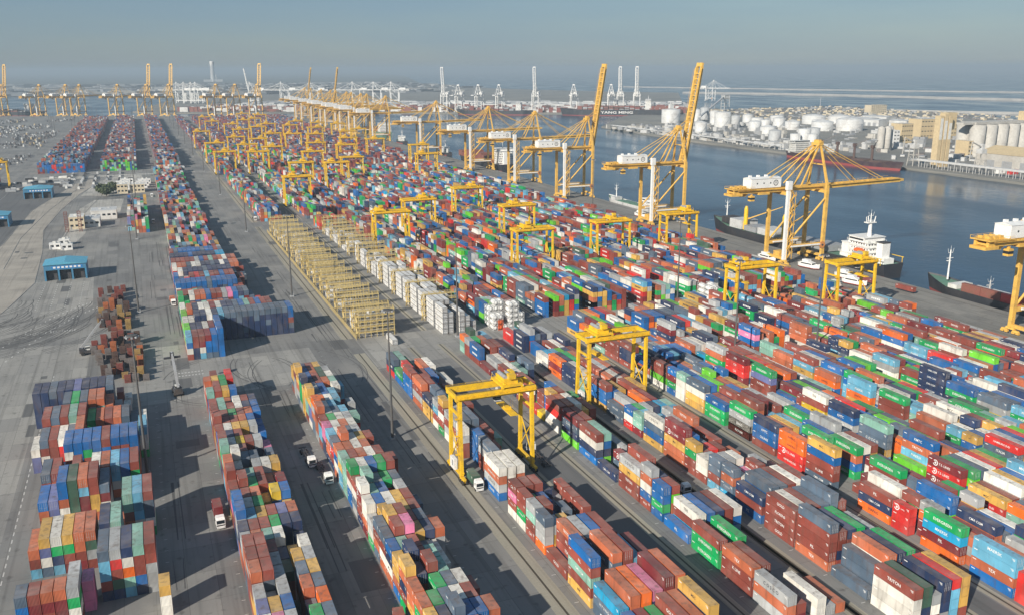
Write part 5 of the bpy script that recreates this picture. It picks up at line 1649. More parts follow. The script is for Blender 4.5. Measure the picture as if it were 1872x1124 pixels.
for i, (x, y, s) in enumerate(((-36, 984, 1), (-30, 1012, 2), (-40, 1000, 3))):
    o = make_tree(11, 6, s); o.location = (x, y, 0); tag(o, ['dusty green tree at the corner of the beige block', 'smaller dusty tree behind the beige block', 'dusty tree set back on the pale verge'][i], 'tree')
# ------------------------------------------------------------------ ships and boats
WL = -3.0
def hull(L, B, dk, keel=-2.0, bowrise=3.0, sternrise=0.0, sheer=0.6, red=1.6):
    """bow at +x end. x from 0 (stern) to L; z relative to the water line. slots: 0 topsides, 1 boot, 2 deck"""
    mb = MB(); n = 26
    rows = []
    for i in range(n + 1):
        t = i / n; x = L * t
        if t < .10: b = B / 2 * (.78 + .22 * t / .10)
        elif t < .78: b = B / 2
        else: u = (t - .78) / .22; b = B / 2 * max(.02, (1 - u ** 2.1))
        fl = 0 if t < .8 else (t - .8) / .2
        top = dk + bowrise * (max(0, (t - .86) / .14) ** .6 if t > .86 else 0) + sternrise * (1 if t < .08 else 0) + sheer * (2 * t - 1) ** 2
        xb = x + fl * L * .018
        kb = b * (1 - .35 * fl) if t > .78 else b * (1 if t > .08 else .85)
        rows.append([(x - fl * L * .012, kb * .96, keel), (x, kb * .98, red), (xb, b, top)])
    for sgn in (1, -1):
        vs = [(p[0], sgn * p[1], p[2]) for r in rows for p in r]
        for k in range(n):
            for j in (0, 1):
                q = (k * 3 + j, (k + 1) * 3 + j, (k + 1) * 3 + j + 1, k * 3 + j + 1)
                mb.add([vs[a] for a in (q if sgn < 0 else q[::-1])], [(0, 1, 2, 3)], 1 if j == 0 else 0)
    for k in range(n):
        a, b_ = rows[k][2], rows[k + 1][2]
        mb.add([(a[0], -a[1] + .25, a[2] - .9), (b_[0], -b_[1] + .25 if b_[1] > .3 else 0, b_[2] - .9), (b_[0], max(0, b_[1] - .25), b_[2] - .9), (a[0], a[1] - .25, a[2] - .9)], [(0, 1, 2, 3)], 2)
    s = rows[0]
    mb.add([(0, -s[0][1], keel), (0, s[0][1], keel), (0, s[1][1], red), (0, s[2][1], s[2][2]), (0, -s[2][1], s[2][2]), (0, -s[1][1], red)], [(0, 1, 2, 3, 4, 5)], 0)
    return mb
def ship_root(name, stern, heading, label, cat='cargo ship', group=None):
    r = empty(name, (stern[0], stern[1], WL), heading); return tag(r, label, cat, group)
def rails(mb, x0, x1, y, z, h=1.1, st=2.0, r=.05):
    n = max(1, int((x1 - x0) / st))
    for k in range(n + 1): mb.bar((x0 + (x1 - x0) * k / n, y, z), (x0 + (x1 - x0) * k / n, y, z + h), r * 2)
    for f in (.5, 1): mb.bar((x0, y, z + h * f), (x1, y, z + h * f), r * 2)
def superstructure(root, x0, x1, B, dk, decks, step=0.0, mat='white', bridge=True):
    for d in range(decks):
        mb = MB(); z0 = dk + d * 2.8; ins = d * step
        a, b = x0 + ins * .6, x1 - ins
        bw = B / 2 - .8 - d * .35
        mb.b0(a, b, -bw, bw, z0 + .002 * d, z0 + 2.65); mb.b0(a - .8, b + .8, -bw - .7, bw + .7, z0 + 2.652, z0 + 2.8)
        rails(mb, a - .7, b + .7, -bw - .6, z0 + 2.8); rails(mb, a - .7, b + .7, bw + .6, z0 + 2.8)
        p = part(mb, 'deck_house', M[mat], root)
        mb = MB()
        for sy in (-1, 1):
            for k in range(int((b - a) / 2.2)): mb.b0(a + .7 + k * 2.2, a + 1.6 + k * 2.2, sy * bw - .03 * (1 if sy < 0 else -.1), sy * bw + .03 * (1 if sy > 0 else -.1), z0 + 1.1, z0 + 1.9)
        for k in range(int(2 * bw / 2.2)):
            for xx in (a - .03, b + .003): mb.b0(xx, xx + .027, -bw + .6 + k * 2.2, -bw + 1.6 + k * 2.2, z0 + 1.1, z0 + 1.9)
        part(mb, 'windows', M['glass'], p)
    if bridge:
        z = dk + decks * 2.8; a = x0 + decks * step * .6
        mb = MB(); mb.b0(a + 1, x1 - decks * step, -B / 2 + .2, B / 2 - .2, z + .004, z + 2.9); mb.b0(a, x1 - decks * step + .8, -B / 2, B / 2, z + 2.9, z + 3.1)
        p = part(mb, 'bridge', M[mat], root)
        mb = MB(); e = x1 - decks * step; mb.b0(e + .003, e + .05, -B / 2 + .6, B / 2 - .6, z + 1.2, z + 2.3)
        for sy in (-1, 1): mb.b0(a + 1.5, e - .4, sy * (B / 2 - .2) - .03, sy * (B / 2 - .2) + .03, z + 1.2, z + 2.3)
        part(mb, 'windows', M['glass'], p)
def mastpart(root, x, z, h, name='mast', mat='white', arms=True):
    mb = MB(); mb.tube((x, 0, z), (x, 0, z + h), .55, .3, n=10)
    if arms:
        mb.bar((x, -2.4, z + h * .72), (x, 2.4, z + h * .72), .3); mb.bar((x, -1.6, z + h * .9), (x, 1.6, z + h * .9), .22); mb.box((x + .6, 0, z + h * .62), (1.4, 2.2, .3)); mb.tube((x, 0, z + h), (x, 0, z + h + 2.2), .08, n=5)
        for s in (-1, 1): mb.bar((x, s * 1.6, z + h * .9), (x, s * 2.2, z + h + .8), .12)
    part(mb, name, M[mat], root)
# geared black cargo ship, bow away from the camera
r = ship_root('cargo_ship', (417.5, 410), math.pi / 2, 'black hulled cargo ship with yellow deck cranes and white bridge at the quay')
L, B = 186, 20
part(hull(L, B, 8.2, bowrise=3.0, sternrise=.4), 'hull', [M['black'], M['hullred'], M['green']], r)
superstructure(r, 12, 38, B - 3, 8.4, 4, 1.9)
mb = MB(); mb.b0(4, 13, -4, 4, 8.2, 11.5); mb.b0(7, 12, -3, 3, 11.5, 20.5, 0); part(mb, 'funnel', M['white'], r)
mb = MB(); mb.b0(6.8, 12.2, -3.2, 3.2, 20.502, 21.2); part(mb, 'funnel_top', M['dark'], r)
mastpart(r, 22, 21.0, 16)
mb = MB(); mb.tube((22, 0, 19.5), (22, 0, 31), 1.5, 1.0, n=14); mb.b0(20.5, 24, -3.4, 3.4, 31, 31.6)
for a_, b_ in ((-3, 0), (3, 0), (0, 1.6)): mb.tube((22 + b_, a_, 31.6), (22 + b_ * 1.6, a_ * 1.25, 35), .35, .25, n=8)
part(mb, 'radar_tower', M['white'], r)
mb = MB()
for k in range(9): mb.tube((30 - k * 2.4, -6.5 + (k % 3) * 6, 19.6), (30 - k * 2.4, -6.5 + (k % 3) * 6, 22.5), .09, n=5)
for k in range(7): mb.box((28 - k * 2.8, 5.5 - (k % 4) * 3, 20.2), (1.5, 1.3, 1.4))
part(mb, 'deck_gear', M['offwhite'], r)
mb = MB(); mb.b0(30, 36, 3.6, 8.4, 8.5, 17.6); mb.b0(29.6, 36.4, 3.2, 8.8, 17.6, 18.0); part(mb, 'side_house', M['white'], r)
mb = MB()
for s in (1,):
    mb.tube((16, s * (B / 2 - .6), 14.6), (23, s * (B / 2 - .6), 14.6), 1.3, n=12); mb.b0(17.5, 21.5, s * (B / 2 - .6) - 1, s * (B / 2 - .6) + 1, 15.2, 16.2)
part(mb, 'lifeboat', M['orange'], r)
mb = MB(); 
for s in (-1, 1): mb.bar((1, s * 8.6, 12.5), (14, s * 8.6, 12.5), .35); mb.bar((2, s * 8.6, 8.3), (2, s * 8.6, 12.5), .3); mb.bar((13, s * 8.6, 8.3), (13, s * 8.6, 12.5), .3)
part(mb, 'davit_frame', M['crane_yellow'], r)
for x0, x1, z in ((50, 70, 12.0), (72, 90, 11.4), (104, 124, 12.6), (126, 140, 11.8), (143, 158, 14.5)):
    mb = MB(); mb.b0(x0, x1, -7.2, 7.2, 8.0, z)
    n = int((x1 - x0) / 2.4)
    for k in range(n): mb.b0(x0 + k * 2.4 + .3, x0 + k * 2.4 + .7, -7.45, -7.2, 8.6, z - .3)
    part(mb, 'hatch_cover', M['lgrey'] if z > 12 else M['grey'], r)
for k in range(6):
    mb = MB(); mb.b0(160 + k * 1.9, 161.2 + k * 1.9, -5.5, 5.5, 9.5, 14.2); part(mb, 'folded_hatch', M['dark'], r)
for x, ang, ln in ((98, .5, 26), (148, -.25, 26)):
    e = empty('deck_crane', (x - (6 if x > 120 else 0), 4.5, 8)); e.parent = r; own(r, e)
    mb = MB(); mb.tube((0, 0, 0), (0, 0, 15.5), 1.7, 1.5, n=16); mb.tube((0, 0, 15.5), (0, 0, 17.5), 1.5, .8, n=16); part(mb, 'post', M['crane_yellow'], e)
    mb = MB(); c, s_ = math.cos(-1.9 + ang), math.sin(-1.9 + ang); mb.bar((c * 1.5, s_ * 1.5, 8), (c * ln, s_ * ln, 17.5), 1.1, .8, wx2=.5); part(mb, 'jib', M['quay_yellow'], e)
mastpart(r, 172, 12.2, 13, 'bow_mast')
mb = MB(); mb.tube((182, -3, 9.5), (198, -11.8, 3.0), .06, n=5); mb.tube((182, -3, 9.5), (214, -12.2, 3.1), .06, n=5); part(mb, 'mooring_line', M['lgrey'], r)
# feeder with containers, bow at picture right
r = ship_root('container_feeder', (417.0, 257), math.pi / 2, 'black feeder ship with white bow mast and red containers on deck')
L, B = 124, 18
part(hull(L, B, 6.4, bowrise=2.8), 'hull', [M['black'], M['hullred'], M['green']], r)
mastpart(r, 112, 8.5, 17, 'bow_mast'); mastpart(r, 84, 5, 9, 'light_post', 'lgrey', True)
mb = MB(); mb.b0(100, 106, -6, 6, 5.9, 8.2); part(mb, 'breakwater', M['offwhite'], r)
for x0, x1 in ((30, 44), (58, 98)):
    mb = MB(); mb.b0(x0, x1, -8.2, -.2, 5.5, 7.4); part(mb, 'hatch_cover', M['lgrey'], r)
    mb = MB()
    for k in range(int((x1 - x0) / 12.4)):
        for q in range(3): mb.b0(x0 + k * 12.5 + .1, x0 + k * 12.5 + 12.3, .3 + q * 2.6, .3 + q * 2.6 + 2.44, 5.5, 5.5 + (5.2 if q == 2 else 2.6), 1 if (k == 0 and x0 > 40) else 0)
    part(mb, 'deck_cargo', [M['rust'], M['red']], r)
superstructure(r, 6, 20, B - 1, 6, 4, .5)
# cargo vessel behind: white house towards us
r = ship_root('cargo_ship', (421, 1046), math.pi / 2, 'cargo ship with tall white house and dark red deck cargo, beyond the cranes')
L, B = 175, 25
part(hull(L, B, 9), 'hull', [M['black'], M['hullred'], M['rust']], r)
superstructure(r, 8, 30, B - 1, 8.4, 6, .5); mastpart(r, 18, 27.5, 12)
mb = MB(); mb.b0(4, 8, -4, 4, 8.2, 24); part(mb, 'funnel', M['white'], r)
for k in range(8):
    mb = MB(); mb.b0(40 + k * 15, 53.5 + k * 15, -10.5, 10.5, 8.1, 13.5 + (k % 3) * 2.2); part(mb, 'deck_cargo', M['rust'] if k % 3 else M['fr_red'], r)
# green coaster and small craft
r = ship_root('coaster', (413, 686), math.pi / 2, 'small green decked coaster with a white mast lying behind the raised boom crane')
part(hull(80, 12, 5.2, bowrise=2.0), 'hull', [M['lgrey'], M['black'], M['green']], r)
mb = MB(); mb.b0(62, 70, -4, 4, 4.6, 7.4); part(mb, 'deck_house', M['lgrey'], r); mastpart(r, 66, 7.4, 11)
for x0 in (12, 34):
    mb = MB(); mb.b0(x0, x0 + 18, -4.2, 4.2, 4.2, 5.6); part(mb, 'hatch_cover', M['green'], r)
superstructure(r, 2, 10, 11, 5, 2, .3)
def workboat(x, y, s, label, hm='dark', rz=math.pi / 2):
    r = ship_root('tug', (x, y), rz, label, 'tug boat', 'white harbour tugs')
    part(hull(30 * s, 9.5 * s, 3.2 * s, bowrise=1.4), 'hull', [M[hm], M['hullred'], M['green']], r)
    superstructure(r, 8 * s, 20 * s, 7.5 * s, 3 * s, 2, .8); mastpart(r, 12 * s, 3 * s + 8, 7 * s)
    mb = MB(); mb.b0(5 * s, 7 * s, -1.2, 1.2, 3 * s, 7.5 * s); part(mb, 'funnel', M['white'], r)
workboat(421, 1280, 1.35, 'white harbour tug lying by the fourth container crane row')
workboat(421, 1520, 1.35, 'white harbour tug further off, beside the thin crane legs')
r = ship_root('cargo_ship', (421, 1640), math.pi / 2, 'green hulled cargo ship with white house far along the quay')
part(hull(150, 24, 12), 'hull', [M['green'], M['hullred'], M['rust']], r); superstructure(r, 8, 26, 23, 11.4, 5, .5); mastpart(r, 16, 26, 12)
mb = MB(); mb.b0(34, 120, -9, 9, 11, 17); part(mb, 'deck_cargo', M['rust'], r)
# white passenger boats standing on the quay
def yacht(x, y, rz, label):
    r = empty('passenger_boat', (x, y, 0), rz)
    mb = hull(15, 4.6, 2.6, keel=.5, bowrise=.7, red=1.0)
    part(mb, 'hull', [M['white'], M['hullred'], M['white']], r)
    mb = MB(); mb.b0(2, 10.5, -1.9, 1.9, 1.9, 3.9); mb.b0(3.5, 9, -1.7, 1.7, 3.92, 4.3); mb.b0(3, 7.5, -1.6, 1.6, 4.32, 5.4); p = part(mb, 'cabin', M['white'], r)
    mb = MB()
    for s in (-1, 1): mb.b0(2.4, 10, s * 1.9 - .04, s * 1.9 + .04, 2.7, 3.4)
    mb.b0(10.503, 10.54, -1.6, 1.6, 2.7, 3.5); part(mb, 'windows', M['glass'], p)
    mb = MB()
    for x_ in (2.5, 9.5):
        for s in (-1, 1): mb.bar((x_, s * 1.6, 0), (x_, s * 1.2, 1.2), .25)
        mb.b0(x_ - .3, x_ + .3, -2, 2, 0.005, .3)
    part(mb, 'cradle', M['dark'], r)
    tag(r, label, 'boat', 'white passenger boats on the quay')
yacht(380, 450, -1.35, 'white cabin boat on a cradle below the black ship stern')
yacht(381, 418, -1.35, 'white cabin boat on a cradle behind the yellow yard gantry legs')
yacht(386, 668, -1.4, 'white cabin boat between the legs of the raised boom crane')
yacht(372, 480, -1.5, 'white cabin boat lying beside the white painted crane leg')
yacht(374, 404, -1.3, 'white small boat behind the yard gantry, next to a maroon trailer')
# bulk carrier across the basin
M['plum'] = paint('dark plum hull paint', (0.055, 0.030, 0.038), 0.6, 0.3, 0.1)
r = ship_root('bulk_carrier', (868, 1062), -math.pi / 2, 'long red and black bulk carrier with deck cranes at the silo quay')
L, B = 205, 29
part(hull(L, B, 8.2, red=3.0, bowrise=2.2), 'hull', [M['plum'], M['hullred'], M['fr_brown']], r)
superstructure(r, 6, 22, B - 2, 7.4, 5, .4, 'offwhite'); mastpart(r, 14, 24, 10)
for k in range(5):
    mb = MB(); mb.b0(32 + k * 32, 54 + k * 32, -9, 9, 7.4, 9.8); part(mb, 'hatch_cover', M['fr_brown'], r)
for k in range(4):
    e = empty('deck_crane', (59 + k * 32, 0, 9)); e.parent = r; own(r, e)
    mb = MB(); mb.tube((0, 0, 0), (0, 0, 15), 1.7, 1.5, n=12); mb.b0(-2, 2, -2, 2, 15, 19); part(mb, 'post', M['fr_brown'], e)
    mb = MB(); a = (.7, 2.2, .4, -.5)[k]; mb.bar((0, 0, 16), (math.cos(a) * 20, math.sin(a) * 20, 27 if k != 1 else 19), 1.1, .8, wx2=.6); part(mb, 'jib', M['fr_grey'], e)
# big container ship across the basin
r = ship_root('container_ship', (1330, 2118), math.atan2(.53, -.85), 'long dark container ship with large white letters, berthed across the basin')
L, B = 300, 40
part(hull(L, B, 16, bowrise=3), 'hull', [M['navy'] if 'navy' in M else M['black'], M['hullred'], M['rust']], r)
superstructure(r, 60, 76, B - 2, 15, 9, .1); mastpart(r, 68, 44, 8)
rq = random.Random(4)
mb = MB()
for k in range(17):
    x = 10 + k * 14 + (10 if k > 3 else 0)
    if 54 < x < 78: continue
    for q in range(14):
        for t in range(rq.choice((2, 3, 4, 4))):
            mb.b0(x, x + 12.1, -18.4 + q * 2.64, -18.4 + q * 2.64 + 2.44, 15.2 + t * 2.62, 15.2 + t * 2.62 + 2.59, rq.choice((0, 0, 0, 1, 2, 3)))
p = part(mb, 'deck_containers', [M['rust'], M['fr_red'], M['grey'], M['fr_brown']], r); p['kind'] = 'stuff'
mb = MB()
vs, fs, w_ = word('YANG MING')
for sgn in (1,):
    k = 9.0
    mb.add([(150 - v[0] * k * 1.7, B / 2 + .12, 8.5 + v[1] * k) for v in vs], [f[::-1] for f in fs])
part(mb, 'lettering', M['let_white'], r)
for i, (x, y, ln, hd, lb) in enumerate(((1010, 2330, 210, math.atan2(.53, -.85), 'dark low container ship behind the two lowered white cranes'), (640, 2585, 190, math.atan2(.40, -.9), 'distant dark ship under the crowded yellow crane row'), (-245, 2895, 260, R(151), 'dark ship with bow out past the hazy end quay cranes'))):
    r = ship_root('container_ship', (x, y), hd, lb)
    part(hull(ln, 34, 12), 'hull', [M['black'], M['hullred'], M['rust']], r); superstructure(r, 30, 44, 30, 11, 7, .1)
    mb = MB()
    for k in range(int((ln - 70) / 14)):
        for t in range(rq.choice((1, 2, 3))): mb.b0(50 + k * 14, 62 + k * 14, -15, 15, 11.2 + t * 2.62, 13.7 + t * 2.62, rq.choice((0, 1, 2, 3)))
    p = part(mb, 'deck_containers', [M['rust'], M['fr_red'], M['grey'], M['fr_brown']], r); p['kind'] = 'stuff'

# ------------------------------------------------------------------ tank farm, silos and sheds across the basin
M['tank'] = paint('white tank paint', (0.60, 0.60, 0.585), 0.55, 0.22, 0.08)
M['tankgrey'] = paint('pale grey tank', (0.42, 0.43, 0.43), 0.6, 0.15, 0.05)
M['silo'] = paint('pale concrete', (0.46, 0.44, 0.40), 0.85, 0.18, 0.06)
def tank(x, y, d, h, kind, label, mat='tank'):
    root = empty('storage_tank', (x, y, 0)); r = d / 2
    mb = MB(); mb.lathe((0, 0, 0), [(r, 0), (r, h), (r - .25, h)], 40)
    if d > 25:
        for z in (h * .33, h * .66): mb.lathe((0, 0, 0), [(r + .01, z), (r + .25, z), (r + .25, z + .3), (r + .01, z + .3)], 40)
    part(mb, 'shell', M[mat], root)
    mb = MB()
    if kind == 'dome': mb.lathe((0, 0, h), [(r - .1, 0.02)] + [(r * math.cos(a), r * .26 * math.sin(a)) for a in [k * math.pi / 16 for k in range(1, 8)]] + [(.05, r * .26)], 40)
    else: mb.lathe((0, 0, h), [(r - .05, .02), (.05, r * (.12 if kind == 'flat' else .28))], 40)
    part(mb, 'tank_roof', M[mat], root)
    mb = MB()
    for k in range(24):
        t = 2 * math.pi * k / 24; mb.bar((r * .98 * math.cos(t), r * .98 * math.sin(t), h), (r * .98 * math.cos(t), r * .98 * math.sin(t), h + 1.2), .12)
    n = int(h / .8)
    for k in range(n):
        t = -2.2 + k * .9 / max(8, n * .6); mb.box(((r + .5) * math.cos(t), (r + .5) * math.sin(t), h * k / n), (1, .8, .15), rz=t)
    part(mb, 'stair_rail', M['grey'], root)
    return tag(root, label, 'storage tank', 'storage tanks across the basin')
TANKS = [(1123, 1800, 42, 30, 'flat', 'largest white tank with a small tower on its roof'), (1205, 1819, 17, 27, 'cone', 'pale slim tank right behind the raised boom'), (1272, 1887, 21, 28, 'cone', 'grey white tank beside the conveyor tower'), (1140, 1624, 34, 31, 'flat', 'tall white tank in the middle cluster, second largest'),
         (1175, 1705, 19, 30, 'flat', 'white tank tucked beside the second largest one'), (1004, 1500, 23, 20, 'cone', 'short white tank close to the quay edge'), (1068, 1630, 14, 13, 'flat', 'squat white tank behind the short quay tank'), (1160, 1606, 18, 24, 'cone', 'pale green grey tank on dark legs'),
         (1234, 1632, 26, 17, 'flat', 'white low tank left of the striped pipe rack'), (1084, 1400, 28, 15, 'cone', 'white squat tank with two dark vents near shore'), (972, 1236, 20, 21, 'cone', 'grey tank foremost at the quay'), (985, 1225, 0, 0, '', ''),
         (990, 1207, 16, 17, 'flat', 'white tank, left one of the shore trio'), (1012, 1212, 21, 24, 'flat', 'white tank, tall rear one of the shore trio'), (1010, 1190, 16, 17, 'flat', 'white tank, right one of the shore trio'), (1252, 1582, 25, 18, 'cone', 'white tank behind the squat vented tank'), (1221, 1500, 30, 16, 'cone', 'wide low white tank before the domes'),
         (1052, 1236, 20, 23, 'flat', 'grey ribbed tank beside the shore trio'), (1388, 1635, 50, 15, 'dome', 'huge white domed tank, rear left'), (1305, 1432, 52, 19, 'dome', 'huge white domed tank, foremost dome'), (1440, 1613, 50, 14, 'dome', 'huge white domed tank, rear right'), (1255, 1452, 42, 17, 'cone', 'wide white tank before the foremost dome'),
         (1300, 1520, 22, 16, 'flat', 'white tank between domes and low tanks'), (1190, 1545, 20, 18, 'flat', 'white tank behind the pale green one'), (1340, 1700, 30, 16, 'flat', 'low white tank behind the rear domes'), (1290, 1740, 24, 17, 'cone', 'white tank in the rear row, near the tower'), (1110, 1330, 18, 14, 'cone', 'low grey tank by the pipe yard'), (1130, 1500, 24, 18, 'cone', 'white cone roofed tank in mid cluster')]
for x, y, d, h, k, lb in TANKS:
    if d: tank(x, y, d, h, k, lb, 'tankgrey' if 'grey' in lb else 'tank')
mb = MB(); mb.b0(-5, 5, -4, 4, 0, 9)
for x in (-4, 0, 4): mb.tube((x, -3, 9), (x, -3, 13), 1.2, n=10)
o = mb.build('roof_tower', M['tank']); o.location = (1123, 1800, 32.6); tag(o, 'white boxy tower standing on the largest tank', 'tower')
def shed(x, y, wd, dp, h, mat, roofm, label, rz=0.0, ridge_=3.0):
    root = empty('warehouse', (x, y, 0), rz)
    mb = MB(); mb.b0(-wd / 2, wd / 2, -dp / 2, dp / 2, 0, h); part(mb, 'wall', M[mat], root)
    mb = MB(); a, b = wd / 2 + .6, dp / 2 + .6
    mb.add([(-a, -b, h + .01), (a, -b, h + .01), (a, b, h + .01), (-a, b, h + .01), (0, -b, h + ridge_), (0, b, h + ridge_)], [(0, 4, 5, 3), (4, 1, 2, 5), (0, 1, 4), (2, 3, 5), (3, 2, 1, 0)]); part(mb, 'roof', M[roofm], root)
    for k in range(3):
        mb = MB(); mb.b0(-wd / 2 - .08, -wd / 2 - .01, -dp * .36 + k * dp * .28, -dp * .36 + k * dp * .28 + dp * .16, 0.01, h * .55)
        part(mb, 'door', M['grey'], root)
    return tag(root, label, 'warehouse', 'sheds across the basin')
for i, (x, y, w_, d_, h) in enumerate(((1482, 1590, 40, 60, 13), (1460, 1530, 34, 44, 13), (1500, 1490, 36, 40, 12), (1540, 1440, 30, 60, 12), (1580, 1640, 40, 60, 12), (1640, 1540, 40, 60, 10))):
    shed(x, y, w_, d_, h, 'tank', 'tank', f'low white shed behind the domed tanks, {nth(i)} of the row', .25, 2)
shed(1010, 800, 62, 90, 17, 'silo', 'tan', 'long warehouse with sand coloured roof at the silo quay edge', 0.0, 8)
# grain silos: two rows of tall concrete drums under a gallery
root = empty('grain_silo', (1078, 934, 0))
for j in range(2):
    for k in range(7):
        mb = MB(); mb.lathe((k * 21.6, j * 21.6, 0), [(10.4, 0), (10.4, 44), (9.9, 44.0)], 36); part(mb, 'drum', M['silo'], root)
mb = MB(); mb.b0(-9, 150, -4, 21, 44.02, 47.5); mb.b0(-30, -9, -2, 10, 44.3, 47.2); part(mb, 'gallery', M['silo'], root)
mb = MB(); mb.b0(92, 106, 0, 14, 47.52, 60); part(mb, 'gallery_house', M['tan'], root)
tag(root, 'row of tall pale concrete grain silos under a long grey gallery', 'grain silo')
root = empty('elevator_tower', (919, 852, 0)); root.scale = (1.18, 1.0, 1.0)
for k in range(3):
    mb = MB(); mb.b0(k * 6.2, k * 6.2 + 4.7, 0, 9, 0, 63 + (k % 2) * 2.5); part(mb, 'wall', M['tan'], root)
mb = MB(); mb.b0(4.7, 6.2, 2.5, 9, 0, 61.5); mb.b0(10.9, 12.4, 2.5, 9, 0, 61.5); part(mb, 'recess', M['dark'], root)  # dark colour puts shade into the gaps between the ribs
mb = MB()
for k in range(3): mb.b0(k * 6.2 + .5, k * 6.2 + 4.2, -.14, -.004, 34, 60 - 3 * k)
part(mb, 'pale_panel', M['offwhite'], root)
mb = MB(); mb.b0(17.2, 30, 8, 20, 46, 66); part(mb, 'head_house', M['tan'], root)
mb = MB(); mb.b0(17.2, 20, 9.1, 18, 0, 45.9); part(mb, 'stair_shaft', M['grey'], root)
tag(root, 'tall sand coloured elevator tower with three ribs beside the silos', 'tower')
for i, (x, y, w_, d_, h) in enumerate(((1158, 1150, 24, 24, 31), (1262, 1210, 34, 30, 33), (1300, 1180, 30, 26, 27), (1060, 930, 26, 22, 22))):
    house('mill_block', x, x + w_, y, y + d_, h, 'tan', f'sand coloured mill block between silos and tanks, {["slim left", "broad tall", "lower right", "small front"][i]} one', 'building', 'mill blocks', 5, 'silo', 4)
house('white_block', 1128, 1141, 1136, 1150, 22, 'white', 'white windowless looking block beside the slim mill block', 'building', None, 2, 'offwhite', 4)
house('apartment_block', 1838, 1892, 1940, 1965, 21, 'beige', 'lone beige block on the sandy point before the open sea', 'building', None, 8, 'beige', 4)
for i, (x, y) in enumerate(((1022, 1054), (1034, 1054), (1046, 1062))):
    mb = MB(); mb.lathe((0, 0, 0), [(5.2, 4), (5.2, 35), (.1, 37)], 24); mb.lathe((0, 0, 0), [(1.2, 1.2), (5.2, 4)], 24)
    for k in range(4): t = k * 1.57 + .7; mb.bar((4.6 * math.cos(t), 4.6 * math.sin(t), 0), (4.6 * math.cos(t), 4.6 * math.sin(t), 5), .5)
    o = mb.build('feed_silo', M['silo']); o.location = (x, y, 0); tag(o, f'slim grey feed silo behind the bulk carrier, {["left", "middle", "right"][i]} of three', 'silo', 'feed silos')
# ship unloaders on the silo quay
for i, (x, y) in enumerate(((908, 878), (925, 792))):
    root = empty('ship_unloader', (x, y, 0))
    mb = MB()
    for sx in (-5, 5):
        for sy in (-5, 5): mb.bar((sx, sy, 0), (sx * .7, sy * .7, 22), .7)
    for z in (7, 14, 22): 
        for s in (-1, 1): mb.bar((-5, s * 4.5, z), (5, s * 4.5, z), .4); mb.bar((s * 4.5, -5, z), (s * 4.5, 5, z), .4)
    for s in (-1, 1): mb.bar((-4.6, s * 4.6, 7), (4.4, s * 4.4, 14), .3); mb.bar((s * 4.6, -4.6, 7), (s * 4.4, 4.4, 14), .3)
    part(mb, 'portal', M['silo'], root)
    mb = MB(); mb.b0(-4, 4, -4, 4, 22.2, 27); mb.b0(-2, 2, -2, 2, 27, 33); part(mb, 'machine_house', M['lgrey'], root)
    mb = MB(); mb.bar((0, 0, 29), (-20, -3, 36), 1.2); mb.bar((-20, -3, 36), (-22, -3, 16), .9); part(mb, 'arm', M['silo'], root)
    tag(root, f'spindly grey ship unloader on the silo quay, {"beside the elevator tower" if i == 0 else "before the warehouse"}', 'ship unloader')
# conveyor tower, pipes, low plant
root = empty('quay_conveyor', (902, 700, 0)); mb = MB()
for k in range(19): mb.bar((0, k * 9, 0), (0, k * 9, 8), .5); mb.bar((4, k * 9, 0), (4, k * 9, 8), .5)
mb.b0(-.6, 4.6, -2, 166, 8.01, 10.4); part(mb, 'belt_housing', M['lgrey'], root); tag(root, 'long low grey conveyor housing on stilts in front of the silos', 'conveyor')
for i, (x, y, c) in enumerate(((930, 770, 'white'), (936, 758, 'red'))):
    mb = MB(); mb.b0(0, 12, 0, 5, 0, 5.5)
    for k in range(8): mb.b0(.4 + k * 1.45, .8 + k * 1.45, -.12, -.004, .3, 5.2)
    o = mb.build('storage_cabin', M[c]); o.location = (x, y, 0); tag(o, f'{c} storage cabin on the silo quay in front of the warehouse', 'cabin')
root = empty('conveyor_tower', (1541, 2190, 0))
mb = MB()
for sx in (0, 16):
    for sy in (0, 16): mb.bar((sx, sy, 0), (sx, sy, 46), 1.4)
for z in range(6, 47, 8): mb.b0(-1, 17, -1, 17, z, z + .8)
part(mb, 'frame', M['lgrey'], root); mb = MB(); mb.b0(1, 15, 1, 15, 34, 45.8); part(mb, 'cladding', M['tankgrey'], root)
mb = MB(); mb.bar((0, 8, 40), (-360, -420, 14), 4, 3); part(mb, 'conveyor', M['lgrey'], root)
tag(root, 'grey lattice conveyor tower with a long sloping belt', 'conveyor tower')
root = empty('pipe_rack', (905, 1130, 0)); mb = MB()
for k in range(40): mb.bar((k * .3 - 4, k * 14, 0), (k * .3 - 4, k * 14, 6), .6); mb.bar((k * .3 - 8, k * 14, 6), (k * .3, k * 14, 6), .5)
for q in (-7, -5, -3, -1): mb.tube((q, 0, 6.7), (q + 12, 560, 6.7), .55, n=6)
part(mb, 'pipes', M['tank'], root); tag(root, 'long white pipe rack running along the tank quay', 'pipe rack')
mb = MB(); rr = random.Random(31)
for k in range(420):
    x, y = 905 + rr.random() * 420, 1080 + rr.random() * 620
    if rr.random() < .4: x = 905 + rr.random() * 90
    h = rr.choice((2, 3, 4, 6, 8))
    mb.box((x, y, h / 2), (3 + rr.random() * 9, 3 + rr.random() * 12, h), rr.choice((0, 0, 1, 2)), rz=rr.random() * .3)
for k in range(160):
    x, y = 950 + rr.random() * 420, 700 + rr.random() * 420
    h = rr.choice((2, 3, 5)); mb.box((x, y, h / 2), (4 + rr.random() * 10, 4 + rr.random() * 10, h), rr.choice((0, 1, 2, 3)), rz=rr.random())
